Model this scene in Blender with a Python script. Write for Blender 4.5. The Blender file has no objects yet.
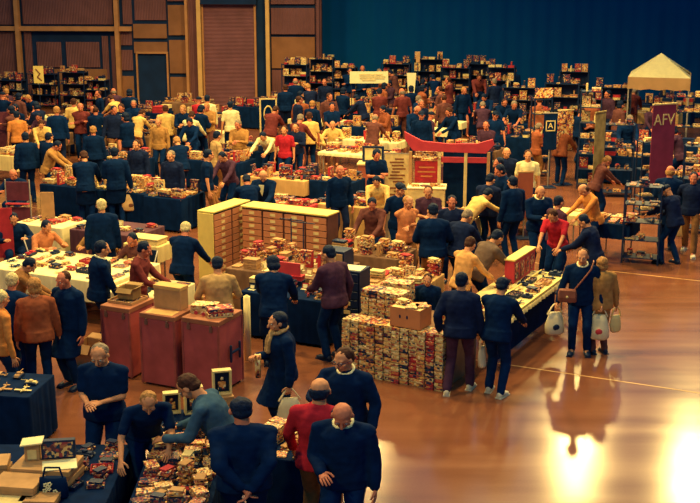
import bpy, bmesh, math, random
from mathutils import Vector, Matrix, noise
rnd = random.Random(7)
SC = bpy.context.scene
COL = SC.collection
V = Vector
PI = math.pi
def R(a): return math.radians(a)

# ------------------------------------------------------------------ camera
CAMH, FPX = 6.0, 1200.0
TILT = math.atan(301.5 / FPX)
cd = bpy.data.cameras.new('camera'); cam = bpy.data.objects.new('camera', cd); COL.objects.link(cam)
cam.location = (0, 0, CAMH); cam.rotation_euler = (PI/2 - TILT, 0, 0)
cd.sensor_fit = 'HORIZONTAL'; cd.sensor_width = 36; cd.lens = 36 * FPX / 700; cd.clip_end = 300
SC.camera = cam
FW = V((0, math.cos(TILT), -math.sin(TILT))); UP = V((0, math.sin(TILT), math.cos(TILT)))
def at(px, py, z=0.0):
    d = V((1, 0, 0)) * ((px-350)/FPX) + UP * (-(py-251.5)/FPX) + FW
    k = (z - CAMH) / d.z
    return V((0, 0, CAMH)) + d * k
def proj(p):
    q = V(p) - V((0, 0, CAMH)); w = q.dot(FW)
    return 350 + FPX*q.x/w, 251.5 - FPX*q.dot(UP)/w
GA = R(-25)                      # the stalls stand turned to the camera
E1 = V((math.cos(GA), math.sin(GA), 0)); E2 = V((-math.sin(GA), math.cos(GA), 0))

# ------------------------------------------------------------------ materials
MATS = {}
def node(nt, t, **kw):
    n = nt.nodes.new(t)
    for k, v in kw.items(): setattr(n, k, v)
    return n
def mat(name, col, rough=.75, var=.25, scale=9.0, spec=.25, metal=0, bump=0.0, col2=None, detail=3.0):
    """plain surface with a soft mottling between two tones of its own colour"""
    if name in MATS: return MATS[name]
    m = bpy.data.materials.new(name); m.use_nodes = True; nt = m.node_tree
    b = nt.nodes['Principled BSDF']
    b.inputs['Roughness'].default_value = rough; b.inputs['Metallic'].default_value = metal
    b.inputs['Specular IOR Level'].default_value = spec
    tc = node(nt, 'ShaderNodeTexCoord'); nz = node(nt, 'ShaderNodeTexNoise')
    nz.inputs['Scale'].default_value = scale; nz.inputs['Detail'].default_value = detail
    nt.links.new(tc.outputs['Object'], nz.inputs['Vector'])
    rp = node(nt, 'ShaderNodeValToRGB'); c2 = col2 or tuple(c*(1-var) for c in col)
    rp.color_ramp.elements[0].position = .35; rp.color_ramp.elements[1].position = .65
    rp.color_ramp.elements[0].color = (*c2, 1); rp.color_ramp.elements[1].color = (*col, 1)
    nt.links.new(nz.outputs['Fac'], rp.inputs['Fac']); nt.links.new(rp.outputs['Color'], b.inputs['Base Color'])
    if bump:
        bp = node(nt, 'ShaderNodeBump'); bp.inputs['Strength'].default_value = bump; bp.inputs['Distance'].default_value = .02
        nt.links.new(nz.outputs['Fac'], bp.inputs['Height']); nt.links.new(bp.outputs['Normal'], b.inputs['Normal'])
    MATS[name] = m
    return m
def art(name, cols, scale=16.0, rough=.45):
    """printed box art: blocks of colour, different on every box"""
    if name in MATS: return MATS[name]
    m = bpy.data.materials.new(name); m.use_nodes = True; nt = m.node_tree
    b = nt.nodes['Principled BSDF']; b.inputs['Roughness'].default_value = rough; b.inputs['Specular IOR Level'].default_value = .2
    tc = node(nt, 'ShaderNodeTexCoord'); oi = node(nt, 'ShaderNodeObjectInfo')
    mu = node(nt, 'ShaderNodeVectorMath', operation='SCALE'); mu.inputs['Scale'].default_value = 40
    cb = node(nt, 'ShaderNodeCombineXYZ')
    nt.links.new(oi.outputs['Random'], cb.inputs[0]); nt.links.new(oi.outputs['Random'], cb.inputs[2])
    nt.links.new(cb.outputs[0], mu.inputs[0])
    ad = node(nt, 'ShaderNodeVectorMath', operation='ADD')
    nt.links.new(tc.outputs['Object'], ad.inputs[0]); nt.links.new(mu.outputs[0], ad.inputs[1])
    vo = node(nt, 'ShaderNodeTexVoronoi'); vo.distance = 'CHEBYCHEV'; vo.inputs['Scale'].default_value = scale
    nt.links.new(ad.outputs[0], vo.inputs['Vector'])
    sp = node(nt, 'ShaderNodeSeparateColor'); nt.links.new(vo.outputs['Color'], sp.inputs[0])
    rp = node(nt, 'ShaderNodeValToRGB'); rp.color_ramp.interpolation = 'CONSTANT'
    el = rp.color_ramp.elements
    while len(el) < len(cols): el.new(.5)
    for i, c in enumerate(cols):
        el[i].position = i/len(cols); el[i].color = (*c, 1)
    nt.links.new(sp.outputs[0], rp.inputs['Fac']); nt.links.new(rp.outputs['Color'], b.inputs['Base Color'])
    MATS[name] = m
    return m

# palette (surface colours)
WHITE = mat('white_paint', (.84, .76, .42), .6, .08)
CREAM = mat('cream_card', (.76, .58, .24), .7, .2)
CLOTHW = mat('white_cloth', (.82, .70, .36), .85, .12, 4, bump=.15)
YEL = mat('yellow_laminate', (.80, .60, .16), .5, .12, 5)
TAN = mat('tan_card', (.50, .27, .11), .8, .2, 7)
CARD = mat('brown_cardboard', (.40, .17, .07), .85, .25, 6)
REDW = mat('red_brown_ply', (.44, .085, .085), .6, .3, 3, bump=.05)
DWOOD = mat('dark_wood', (.12, .045, .04), .5, .3, 5)
RED = mat('red_fabric', (.48, .028, .04), .8, .3, 5)
REDP = mat('red_paint', (.55, .045, .06), .5, .15, 5)
PLUM = mat('plum_board', (.15, .032, .05), .7, .3, 6)
NAVY = mat('navy_cloth', (.0024, .016, .066), .9, .35, 5, spec=.05)
BLACKM = mat('black_metal', (.0035, .018, .065), .45, .2, 9, spec=.3)
BLACKP = mat('black_plastic', (.0035, .018, .065), .5, .2, 9, spec=.25)
GREYM = mat('grey_metal', (.30, .26, .22), .4, .2, 9, spec=.5)
OLIVE = mat('olive_cloth', (.36, .26, .10), .85, .45, 5)
SKIN = mat('skin', (.62, .26, .12), .6, .14, 14, spec=.25)
SKIN2 = mat('ruddy_skin', (.55, .17, .09), .6, .14, 14, spec=.25)
BROWNCL = mat('brown_cloth', (.21, .11, .06), .9, .3, 5)
A_CREAM = art('cream_print', [(.74, .55, .24), (.66, .38, .12), (.80, .68, .36), (.30, .07, .05), (.74, .48, .16), (.01, .03, .08), (.52, .16, .06)], 34)
A_ORANGE = art('orange_print', [(.62, .26, .07), (.75, .42, .1), (.30, .07, .05), (.66, .32, .1), (.78, .6, .3), (.01, .03, .08), (.4, .05, .05)], 30)
A_RED = art('red_print', [(.42, .045, .05), (.55, .13, .06), (.16, .03, .05), (.72, .5, .25), (.3, .04, .05), (.01, .03, .09), (.5, .2, .06)], 30)
A_DARK = art('dark_print', [(.004, .028, .08), (.10, .025, .04), (.004, .03, .085), (.32, .11, .06), (.01, .03, .08), (.6, .36, .14), (.28, .04, .05)], 30)
ARTS = [('cream', A_CREAM), ('orange', A_ORANGE), ('red', A_RED), ('dark', A_DARK)]

# ------------------------------------------------------------------ mesh builder
class MB:
    def __init__(s): s.bm = bmesh.new(); s.mi = 0
    def _tag(s, fs):
        for f in fs: f.material_index = s.mi
    def box(s, c, d, rot=None, taper=None):
        c = V(c); hx, hy, hz = d[0]/2, d[1]/2, d[2]/2; tx, ty = taper or (1, 1)
        vs = []
        for z, fx, fy in ((-hz, 1, 1), (hz, tx, ty)):
            for x, y in ((-hx, -hy), (hx, -hy), (hx, hy), (-hx, hy)):
                p = V((x*fx, y*fy, z))
                if rot: p = rot @ p
                vs.append(s.bm.verts.new(c + p))
        fs = [s.bm.faces.new([vs[i] for i in q]) for q in ((3, 2, 1, 0), (4, 5, 6, 7), (0, 1, 5, 4), (1, 2, 6, 5), (2, 3, 7, 6), (3, 0, 4, 7))]
        s._tag(fs); return s
    def loft(s, secs, n=12, smooth=True):
        """secs: (centre, axis_u, axis_v, ru, rv)"""
        rings = []
        for c, u, v, a, b in secs:
            rings.append([s.bm.verts.new(V(c) + u*(a*math.cos(2*PI*i/n)) + v*(b*math.sin(2*PI*i/n))) for i in range(n)])
        fs = []
        for r0, r1 in zip(rings, rings[1:]):
            for i in range(n):
                fs.append(s.bm.faces.new((r0[i], r0[(i+1) % n], r1[(i+1) % n], r1[i])))
        fs.append(s.bm.faces.new(rings[0][::-1])); fs.append(s.bm.faces.new(rings[-1]))
        s._tag(fs)
        for f in fs[:-2]: f.smooth = smooth
        return s
    def tube(s, p0, p1, r0, r1=None, n=10, dome=True):
        p0, p1 = V(p0), V(p1); r1 = r0 if r1 is None else r1
        d = p1-p0; d = d.normalized() if d.length > 1e-6 else V((0, 0, 1))
        u = d.orthogonal().normalized(); v = d.cross(u)
        secs = []
        if dome: secs += [(p0-d*r0*.95, u, v, r0*.3, r0*.3), (p0-d*r0*.6, u, v, r0*.8, r0*.8)]
        secs += [(p0, u, v, r0, r0), (p1, u, v, r1, r1)]
        if dome: secs += [(p1+d*r1*.6, u, v, r1*.8, r1*.8), (p1+d*r1*.95, u, v, r1*.3, r1*.3)]
        return s.loft(secs, n)
    def path(s, pts, r, n=8):
        for a, b in zip(pts, pts[1:]): s.tube(a, b, r, r, n)
        return s
    def lathe(s, prof, c=(0, 0, 0), n=16):
        c = V(c)
        return s.loft([(c+V((0, 0, z)), V((1, 0, 0)), V((0, 1, 0)), r, r) for r, z in prof], n)
    def ball(s, c, rx, ry=None, rz=None, rot=None, sub=2):
        ry = rx if ry is None else ry; rz = rx if rz is None else rz
        m = Matrix.Translation(V(c)) @ (rot.to_4x4() if rot else Matrix()) @ Matrix.Diagonal((rx, ry, rz, 1))
        r = bmesh.ops.create_icosphere(s.bm, subdivisions=sub, radius=1, matrix=m)
        fs = set(f for v in r['verts'] for f in v.link_faces)
        s._tag(fs)
        for f in fs: f.smooth = True
        return s
    def prism(s, pts, y0, y1):
        """outline in xz, thickness along y"""
        a = [s.bm.verts.new((x, y0, z)) for x, z in pts]; b = [s.bm.verts.new((x, y1, z)) for x, z in pts]
        n = len(pts); fs = [s.bm.faces.new(a), s.bm.faces.new(b[::-1])]
        for i in range(n): fs.append(s.bm.faces.new((a[i], b[i], b[(i+1) % n], a[(i+1) % n])))
        s._tag(fs); return s
    def mesh(s, name, bevel=0, mats=None):
        if bevel:
            bmesh.ops.bevel(s.bm, geom=list(s.bm.edges), offset=bevel, segments=1, affect='EDGES', clamp_overlap=True)
        bmesh.ops.recalc_face_normals(s.bm, faces=s.bm.faces)
        me = bpy.data.meshes.new(name); s.bm.to_mesh(me); s.bm.free()
        for m in (mats or []): me.materials.append(m)
        return me
def link(name, me, m=None, parent=None, loc=(0, 0, 0), rz=0.0, mtx=None):
    o = bpy.data.objects.new(name, me); COL.objects.link(o)
    if m is not None:
        ms = m if isinstance(m, (list, tuple)) else [m]
        while len(me.materials) < len(ms): me.materials.append(None)
        for i, mm in enumerate(ms):
            o.material_slots[i].link = 'OBJECT'; o.material_slots[i].material = mm
    if parent: o.parent = parent
    if mtx is not None: o.matrix_local = mtx
    else: o.location = loc; o.rotation_euler = (0, 0, rz)
    return o
REC = []
def tag(o, label, cat, group=None, kind=None):
    if label: o['label'] = label
    if cat: o['category'] = cat
    if group: o['group'] = group
    if kind: o['kind'] = kind
    REC.append(o)
    return o
def empty(name, loc, rz, label, cat, group=None):
    o = bpy.data.objects.new(name, None); COL.objects.link(o); o.location = loc; o.rotation_euler = (0, 0, rz); o.empty_display_size = .2
    return tag(o, label, cat, group)
def struct(name, me, m, loc=(0, 0, 0), rz=0, parent=None):
    o = link(name, me, m, parent, loc, rz)
    if not parent: o['kind'] = 'structure'
    return o
# ------------------------------------------------------------------ people
def remesh(mb, voxel, smooth=2, wob=0.0, wscale=9.0):
    me = bpy.data.meshes.new('tmp'); bmesh.ops.recalc_face_normals(mb.bm, faces=mb.bm.faces); mb.bm.to_mesh(me); mb.bm.free()
    o = bpy.data.objects.new('tmp', me); COL.objects.link(o)
    md = o.modifiers.new('r', 'REMESH'); md.mode = 'VOXEL'; md.voxel_size = voxel; md.use_smooth_shade = True
    ms = o.modifiers.new('s', 'SMOOTH'); ms.factor = .5; ms.iterations = smooth
    dg = bpy.context.evaluated_depsgraph_get(); dg.update()
    out = bpy.data.meshes.new_from_object(o.evaluated_get(dg))
    bpy.data.objects.remove(o); bpy.data.meshes.remove(me)
    if wob:
        ns = [v.normal.copy() for v in out.vertices]
        for v, nn in zip(out.vertices, ns):
            c = v.co
            v.co = c + nn * (wob * noise.noise(V((c.x*wscale, c.y*wscale, c.z*wscale*.55))) + wob*.5*noise.noise(c*wscale*2.3))
    out.materials.clear()
    return out

X, Y, Z = V((1, 0, 0)), V((0, 1, 0)), V((0, 0, 1))
def pose(lean=3, yaw=0, pitch=8, L='down', Rr='down', feet=None, sit=False, twist=0, fat=1.0, curl=25, crouch=0):
    return dict(lean=lean, yaw=yaw, pitch=pitch, L=L, R=Rr, feet=feet or ((-.1, .02), (.1, -.02)), sit=sit, twist=twist, fat=fat, curl=curl, crouch=crouch)
POSES = {
 'stand': pose(),
 'relax': pose(2, 12, 12, (-.27, .14, .84), (.30, .02, .82), ((-.12, .1), (.1, -.05))),
 'clasp': pose(3, 0, 18, (-.03, .27, 1.02), (.05, .29, 1.0)),
 'behind': pose(5, 10, 15, (-.03, -.21, .93), (.05, -.23, .92)),
 'browse': pose(20, -8, 38, (-.20, .52, .90), (.14, .55, .90)),
 'browse2': pose(15, 18, 32, (-.16, .45, 1.0), (.24, .40, .95), ((-.12, .12), (.1, -.1))),
 'bend': pose(48, 5, 25, (-.2, .78, .84), (.2, .82, .84), ((-.13, .12), (.11, -.12))),
 'hold': pose(4, -10, 28, (-.08, .33, 1.16), (.08, .33, 1.12)),
 'cross': pose(2, 10, 10, (.13, .23, 1.14), (-.13, .25, 1.19)),
 'carry': pose(3, -15, 8, (-.1, .28, 1.08), (.3, .02, .80), curl=75),
 'carryboth': pose(4, 0, 10, (-.30, .05, .80), (.30, .04, .80), curl=75),
 'walk': pose(5, 0, 6, (-.25, .22, .92), (.26, -.16, .90), ((-.1, .3), (.1, -.3))),
 'reach': pose(14, -12, 22, (-.25, .16, .86), (.2, .62, 1.02), ((-.1, .15), (.1, -.1))),
 'sit': pose(12, 0, 22, (-.2, .42, .80), (.2, .45, .80), sit=True),
 'phone': pose(2, 20, 5, (-.28, .05, .82), (.12, .16, 1.50)),
}
def rotv(ax, a): return Matrix.Rotation(a, 3, ax)
def skeleton(p):
    th = R(p['lean']); S = {}
    hip = V((0, -.22*math.sin(th), .93 - .05*math.sin(th) - p['crouch']))
    if p['sit']: hip = V((0, 0, .52))
    RT = rotv(X, -th) @ rotv(Z, R(p['twist']))
    def up(x, y, z): return hip + RT @ V((x, y, z))
    S['hip'], S['RT'], S['up'] = hip, RT, up
    S['neck'] = up(0, -.01, .52); S['sh'] = {-1: up(-.185, -.01, .43), 1: up(.185, -.01, .43)}
    hm = rotv(Z, R(p['yaw'])) @ rotv(X, -R(p['pitch'] + p['lean']*.55))
    S['HR'] = hm; S['head'] = S['neck'] + RT @ V((0, .015, .03)) + hm @ V((0, .015, .10))
    S['arm'] = {}
    for s, k in ((-1, 'L'), (1, 'R')):
        sh = S['sh'][s]; t = p[k]
        if t == 'down': t = (sh.x + s*.07, sh.y + .05, sh.z - .535)
        t = V(t); a, b = .285, .255; d = t - sh; L = min(d.length, (a+b)*.995); dn = d.normalized()
        if d.length > (a+b)*.995: t = sh + dn*L
        hint = V((s*.55, -.9, -.35)); hp = (hint - dn*hint.dot(dn)).normalized()
        ca = (a*a + L*L - b*b)/(2*a*L); ca = max(-1, min(1, ca))
        el = sh + dn*(a*ca) + hp*(a*math.sqrt(1-ca*ca))
        S['arm'][s] = (sh, el, t)
    S['leg'] = {}
    for i, s in ((0, -1), (1, 1)):
        hj = hip + V((s*.092, 0, -.03)); fx, fy = p['feet'][i]
        if p['sit']:
            kn = V((s*.13, .42, .50)); an = V((s*.14, .40, .08))
        else:
            an = V((fx, fy, .085)); d = an - hj; L = d.length; a = b = max(.43, L/2*1.003)
            ca = L/(2*a); dn = d.normalized(); hp = (Y - dn*Y.dot(dn)).normalized()
            kn = hj + dn*(a*ca) + hp*(a*math.sqrt(max(0, 1-ca*ca)))
        S['leg'][s] = (hj, kn, an)
    return S
def head_geo(mb, S):
    H, c = S['HR'], S['head']
    P = lambda x, y, z: c + H @ V((x, y, z))
    mb.ball(P(0, -.012, .028), .077, .098, .088, H); mb.ball(P(0, .028, -.042), .058, .062, .076, H)
    mb.ball(P(0, .058, -.098), .026, .024, .022, H); mb.tube(P(0, .094, .006), P(0, .116, -.034), .011, .016)
    mb.tube(P(-.042, .078, .022), P(.042, .078, .022), .013); mb.tube(P(-.021, .083, -.066), P(.021, .083, -.066), .010)
    mb.ball(P(-.042, .060, -.035), .022, rot=H); mb.ball(P(.042, .060, -.035), .022, rot=H)
    for s in (-1, 1): mb.ball(P(s*.08, -.004, -.012), .011, .024, .033, H)
    mb.tube(S['neck'] + S['RT'] @ V((0, 0, -.05)), P(0, -.022, -.04), .060, .056)
def hand_frame(S, s, p):
    sh, el, t = S['arm'][s]; d = (t-el).normalized()
    side = V((s, 0, 0)); n = V((-s, .15, 0)) if abs(d.z) > .75 else V((0, 0, -1)) + V((-s*.5, 0, 0))
    n = (n - d*n.dot(d)).normalized(); w = d.cross(n).normalized()
    return t, d, n, w
def torso_secs(S, e, z0, z1=.50, fat=1.0, full=True):
    prof = [(-.12, .172, .118), (-.02, .172, .122), (.10, .152, .112), (.20, .152, .112), (.32, .172, .122), (.41, .175, .112), (.465, .12, .09), (.50, .075, .07)]
    out = []; RT = S['RT']
    for z, a, b in prof:
        if z < z0-.001 or z > z1+.021: continue
        f = fat if z < .3 else 1 + (fat-1)*.35
        out.append((S['up'](0, (fat-1)*.16 if z < .3 else 0, z), RT @ X, RT @ Y, a*min(f, 1.18)+e, b*f+e))
    return out
CACHE = {}
def body_mesh(key, p):
    k = ('body', key)
    if k in CACHE: return CACHE[k]
    S = skeleton(p); mb = MB(); head_geo(mb, S)
    mb.loft(torso_secs(S, -.012, -.12, fat=1.0), 18)
    for s in (-1, 1):
        sh, el, t = S['arm'][s]
        mb.tube(S['up'](s*.03, -.015, .48), sh, .05, .048); mb.tube(sh, el, .045, .038); mb.tube(el, t, .037, .025)
        t, d, n, w = hand_frame(S, s, p)
        mb.loft([(t - d*.01, w, n, .026, .02), (t + d*.03, w, n, .036, .017), (t + d*.085, w, n, .041, .014), (t + d*.098, w, n, .034, .009)], 10)
        hj, kn, an = S['leg'][s]
        mb.tube(hj, kn, .075, .052); mb.tube(kn, an, .05, .036); mb.tube(an, an + V((0, .1, -.045)), .036, .028)
    me = remesh(mb, .0105, 2)
    mb = MB(); mb.bm.from_mesh(me); bpy.data.meshes.remove(me)
    for f in mb.bm.faces: f.smooth = True
    cu = R(p['curl'])
    for s in (-1, 1):                                   # five separate bent fingers on each hand
        t, d, n, w = hand_frame(S, s, p)
        for i, L in enumerate((.070, .080, .075, .058)):
            q = t + d*.085 + w*s*(.031 - .0205*i)*1; sp = w*s*(.10 - .07*i)
            d1 = (d*math.cos(cu*.6) + n*math.sin(cu*.6) + sp).normalized(); d2 = (d*math.cos(cu*1.6) + n*math.sin(cu*1.6) + sp*.5).normalized()
            m = q + d1*L*.52; mb.tube(q, m, .0092, .0085, 8); mb.tube(m, m + d2*L*.5, .0085, .007, 8)
        q = t + d*.028 + w*s*.03; d1 = (d*.65 + w*s*.7 + n*.35).normalized(); m = q + d1*.042
        mb.tube(q, m, .0125, .010, 8); mb.tube(m, m + (d*.85 + w*s*.2 + n*.45).normalized()*.034, .010, .008, 8)
    me = mb.mesh('body'); CACHE[k] = me
    return me
def top_mesh(key, p, style):
    k = ('top', key, style)
    if k in CACHE: return CACHE[k]
    S = skeleton(p); mb = MB(); fat = p['fat']
    e = {'tee': .009, 'shirt': .011, 'jumper': .016, 'jacket': .026, 'coat': .03}[style]
    mb.loft(torso_secs(S, e, -.12 if not p['sit'] else -.02, .5, fat), 20)
    if style in ('tee', 'jumper', 'shirt', 'jacket') and not p['sit']:
        u, v = S['RT'] @ X, S['RT'] @ Y; g = max(e, .014)
        mb.loft([(S['up'](0, 0, z), u, v, .176+g+.004*i, .128*min(fat, 1.1)+g+.004*i) for i, z in enumerate((.04, -.04, -.10))], 20)
    for s in (-1, 1):
        sh, el, t = S['arm'][s]
        mb.tube(S['up'](s*.035, -.015, .475), sh, .055+e*.5, .056+e*.7)
        if style == 'tee':
            m = sh.lerp(el, .75); mb.tube(sh, m, .055, .056)
        else:
            mb.tube(sh, el, .052+e*.7, .044+e*.7); mb.tube(el, t - (t-el).normalized()*.005, .043+e*.7, .034+e*.55)
    if style == 'coat':
        hip = S['hip']; lg = S['leg']; b = (lg[-1][1] + lg[1][1])/2
        mb.loft([(hip + V((0, 0, .06)), X, Y, .185, .15), (hip.lerp(b, .5), X, Y, .20, .165), (hip.lerp(b, .98), X, Y, .215, .18)], 20)
    if style in ('jacket', 'coat', 'shirt'):              # stand-up collar
        c = S['neck']; u, v = S['RT'] @ X, S['RT'] @ Y; ax = S['RT'] @ Z
        mb.loft([(c - ax*.05, u, v, .085, .08), (c + ax*.012, u, v, .073, .072)], 16)
    me = remesh(mb, .0135, 4, .010 if style != 'tee' else .006, 8.0)
    me.name = style; CACHE[k] = me
    return me
def trousers_mesh(key, p):
    k = ('tr', key)
    if k in CACHE: return CACHE[k]
    S = skeleton(p); mb = MB(); hip = S['hip']
    mb.loft([(hip + V((0, 0, .1)), X, Y, .140, .100), (hip, X, Y, .168, .122), (hip + V((0, 0, -.09)), X, Y, .165, .125)], 18)
    for s in (-1, 1):
        hj, kn, an = S['leg'][s]
        mb.tube(hj, kn, .096, .070); mb.tube(kn, an + V((0, 0, .0)), .070, .060)
    me = remesh(mb, .0145, 4, .008, 9); me.name = 'trousers'; CACHE[k] = me
    return me
def shoe_mesh():
    if 'shoe' in CACHE: return CACHE['shoe']
    mb = MB()
    mb.loft([(V((0, y, z)), X, Z, a, b) for y, z, a, b in ((-.075, .035, .015, .02), (-.06, .045, .034, .043), (0, .05, .040, .048), (.07, .04, .046, .038), (.14, .032, .045, .029), (.185, .026, .02, .016))], 12)
    mb.box((0, .055, .008), (.088, .25, .016))
    CACHE['shoe'] = mb.mesh('shoe'); return CACHE['shoe']
def hair_mesh(st):
    k = ('hair', st)
    if k in CACHE: return CACHE[k]
    mb = MB()
    if st == 'short':
        mb.ball((0, -.030, .036), .084, .095, .090, sub=3); mb.ball((0, -.055, -.02), .074, .060, .062, sub=3)
    elif st == 'fringe':                                  # a bald crown with hair round the sides and back
        mb.ball((0, -.030, -.004), .0855, .088, .046, sub=3)
        mb.ball((0, -.050, -.030), .079, .066, .062, sub=3)
    elif st == 'thin':
        mb.ball((0, -.034, .028), .083, .085, .088, sub=3)
    elif st == 'long':
        mb.ball((0, -.020, .035), .090, .102, .096, sub=3); mb.loft([(V((0, -.055, z)), X, Y, a, b) for z, a, b in ((.03, .085, .06), (-.06, .094, .062), (-.15, .092, .055), (-.21, .07, .035))], 16)
    elif st == 'bob':
        mb.ball((0, -.032, .034), .091, .099, .096, sub=3); mb.ball((0, -.045, -.045), .092, .068, .075, sub=3)
    elif st == 'cap':
        mb.ball((0, -.012, .052), .086, .106, .072, sub=3); mb.loft([(V((0, y, z)), X, Z, a, .006) for y, z, a in ((.06, .062, .07), (.12, .055, .062), (.155, .048, .04))], 14)
    me = remesh(mb, .009, 2, .006, 30); me.name = 'hair'; CACHE[k] = me
    return me
def scarf_mesh():
    if 'scarf' in CACHE: return CACHE['scarf']
    mb = MB(); n = 14
    pts = [V((.085*math.cos(2*PI*i/n), .012 + .082*math.sin(2*PI*i/n), -.01 - .035*math.sin(2*PI*i/n))) for i in range(n+1)]
    mb.path(pts, .026); mb.path([V((.02, .1, -.03)), V((.035, .145, -.16)), V((.03, .16, -.34))], .026); mb.path([V((-.02, .1, -.03)), V((-.035, .145, -.15)), V((-.03, .155, -.28))], .026)
    CACHE['scarf'] = remesh(mb, .010, 2, .006, 20); return CACHE['scarf']
TOPC = {'peach': (.76, .38, .13), 'taupe': (.15, .10, .075),   # clothing cloth colours
 'black': (.0024, .016, .066), 'navy': (.003, .021, .088), 'blue': (.04, .095, .17), 'white': (.82, .72, .38), 'yellow': (.78, .50, .16), 'beige': (.50, .31, .13),
 'tan': (.44, .22, .07), 'brown': (.14, .05, .045), 'grey': (.10, .085, .10), 'red': (.48, .022, .04), 'maroon': (.17, .035, .035), 'orange': (.66, .24, .06),
 'pink': (.62, .22, .09), 'khaki': (.27, .12, .045), 'plum': (.07, .03, .06), 'charcoal': (.009, .018, .062), 'rust': (.30, .085, .04)}
HAIRC = {'dark': (.003, .014, .05), 'brown': (.07, .025, .018), 'grey': (.28, .21, .15), 'white': (.72, .58, .28), 'blond': (.50, .24, .08), 'black': (.003, .030, .08)}
def cm(c): return mat('cloth_' + c, TOPC[c], .92, .28, 11, spec=.06, bump=.35)
def hm(c): return mat('hair_' + c, HAIRC[c], .7, .5, 40, spec=.15, bump=.4)
SHOE = {'dark': mat('dark_leather', (.004, .018, .06), .5, .3, 9, spec=.3), 'white': mat('white_trainer', (.72, .62, .42), .6, .2, 9)}
def person(px, py, face, label, top='black', style='jacket', ps='stand', hair='short', hc='dark', tr='navy', ht=1.74, group=None, shoes='dark', skin=None, near=None, pos=None, custom=None, extra=(), wide=1.06):
    """px, py: top of the head in the photograph"""
    p = dict(custom or POSES[ps]); key = ps if custom is None else ('c', ps, px, py)
    S = skeleton(p); sc = ht/1.745
    htop = (S['head'] + S['HR'] @ V((0, -.01, .118))) * sc
    face = R(face)
    if pos is None:
        q = at(px, py, htop.z); off = Matrix.Rotation(face, 3, 'Z') @ V((htop.x, htop.y, 0)); pos = V((q.x-off.x, q.y-off.y, 0))
    o = empty('person', pos, face, label, 'person', group); o.scale = (sc*wide, sc*(1+(wide-1)*.8), sc)
    d = pos.y; near = d < 21 if near is None else near
    sk = skin or (SKIN if (int(px*7+py*3) % 3) else SKIN2)
    link('body', body_mesh(key, p), sk, o)
    t = link({'tee': 't_shirt', 'shirt': 'shirt', 'jumper': 'jumper', 'jacket': 'jacket', 'coat': 'coat'}[style], top_mesh(key, p, style), cm(top), o)
    if d < 32 or ps == 'walk': link('trousers', trousers_mesh(key, p), cm(tr), o)
    else: link('trousers', trousers_mesh('stand', POSES['stand']) if not p['sit'] else trousers_mesh(key, p), cm(tr), o)
    HM = Matrix.Translation(S['head']) @ S['HR'].to_4x4()
    if hair: link('cap' if hair == 'cap' else 'hair', hair_mesh(hair), hm(hc), o, mtx=HM)
    if d < 30:
        for s in (-1, 1):
            an = S['leg'][s][2]; link('shoe', shoe_mesh(), SHOE[shoes], o, (an.x, an.y, 0 if not p['sit'] else an.z-.08), -s*R(8))
    if near:
        for s in (-1, 1):
            e = link('eye', eye_mesh(), [mat('eye_white', (.7, .62, .5), .3, .05), mat('iris', (.02, .02, .03), .2, .05)], o, mtx=HM @ Matrix.Translation((s*.031, .0815, .003)))
        link('mouth', mouth_mesh(), mat('lips', (.38, .08, .06), .5, .1), o, mtx=HM @ Matrix.Translation((0, .0895, -.066)))
    for ex in extra:
        if ex == 'scarf': link('scarf', scarf_mesh(), mat('scarf_wool', (.62, .36, .14), .9, .45, 25), o, mtx=Matrix.Translation(S['neck'] + V((0, .01, .03))))
        elif ex == 'collar':
            mb = MB(); n = 12
            mb.path([V((.072*math.cos(a), .012+.074*math.sin(a), -.012-.03*math.sin(a))) for a in [2*PI*i/n for i in range(n+1)]], .015, 8)
            link('shirt_collar', mb.mesh('collar'), WHITE, o, mtx=Matrix.Translation(S['neck'] + S['RT'] @ V((0, 0, .012))) @ S['RT'].to_4x4())
        elif ex == 'shirtfront':
            mb = MB(); mb.prism([(-.055, .03), (.055, .03), (.03, -.12), (.0, -.22), (-.03, -.12)], 0, .012)
            link('shirt_front', mb.mesh('shirt_front', .004), WHITE, o, mtx=Matrix.Translation(S['up'](0, .142, .44)) @ S['RT'].to_4x4() @ Matrix.Rotation(R(6), 4, 'X'))
        elif ex == 'glasses':
            mb = MB()
            for s in (-1, 1):
                mb.path([V((s*.033 + .021*math.cos(a), .106, .003 + .016*math.sin(a))) for a in [2*PI*i/10 for i in range(11)]], .0032, 6)
                mb.path([V((s*.054, .104, .006)), V((s*.084, .01, .004))], .003, 6)
            mb.path([V((-.012, .107, .004)), V((.012, .107, .004))], .003, 6)
            link('glasses', mb.mesh('glasses'), BLACKM, o, mtx=HM)
    o['_S'] = 0
    del o['_S']
    return o, S, sc
def eye_mesh():
    if 'eye' not in CACHE:
        mb = MB(); mb.ball((0, 0, 0), .0125, .010, .008); mb.mi = 1; mb.ball((0, .0065, 0), .006, .0055, .006, sub=1)
        CACHE['eye'] = mb.mesh('eye')
    return CACHE['eye']
def mouth_mesh():
    if 'mouth' not in CACHE:
        mb = MB(); mb.loft([(V((x, -abs(x)*.25, 0)), Y, Z, a*.7, a) for x, a in ((-.026, .002), (-.014, .006), (0, .0075), (.014, .006), (.026, .002))], 8)
        CACHE['mouth'] = mb.mesh('mouth')
    return CACHE['mouth']
def hand_world(o, S, sc, s):
    t = S['arm'][s][2]; return Matrix.Translation(o.location) @ Matrix.Rotation(o.rotation_euler.z, 4, 'Z') @ (t*sc)
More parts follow.
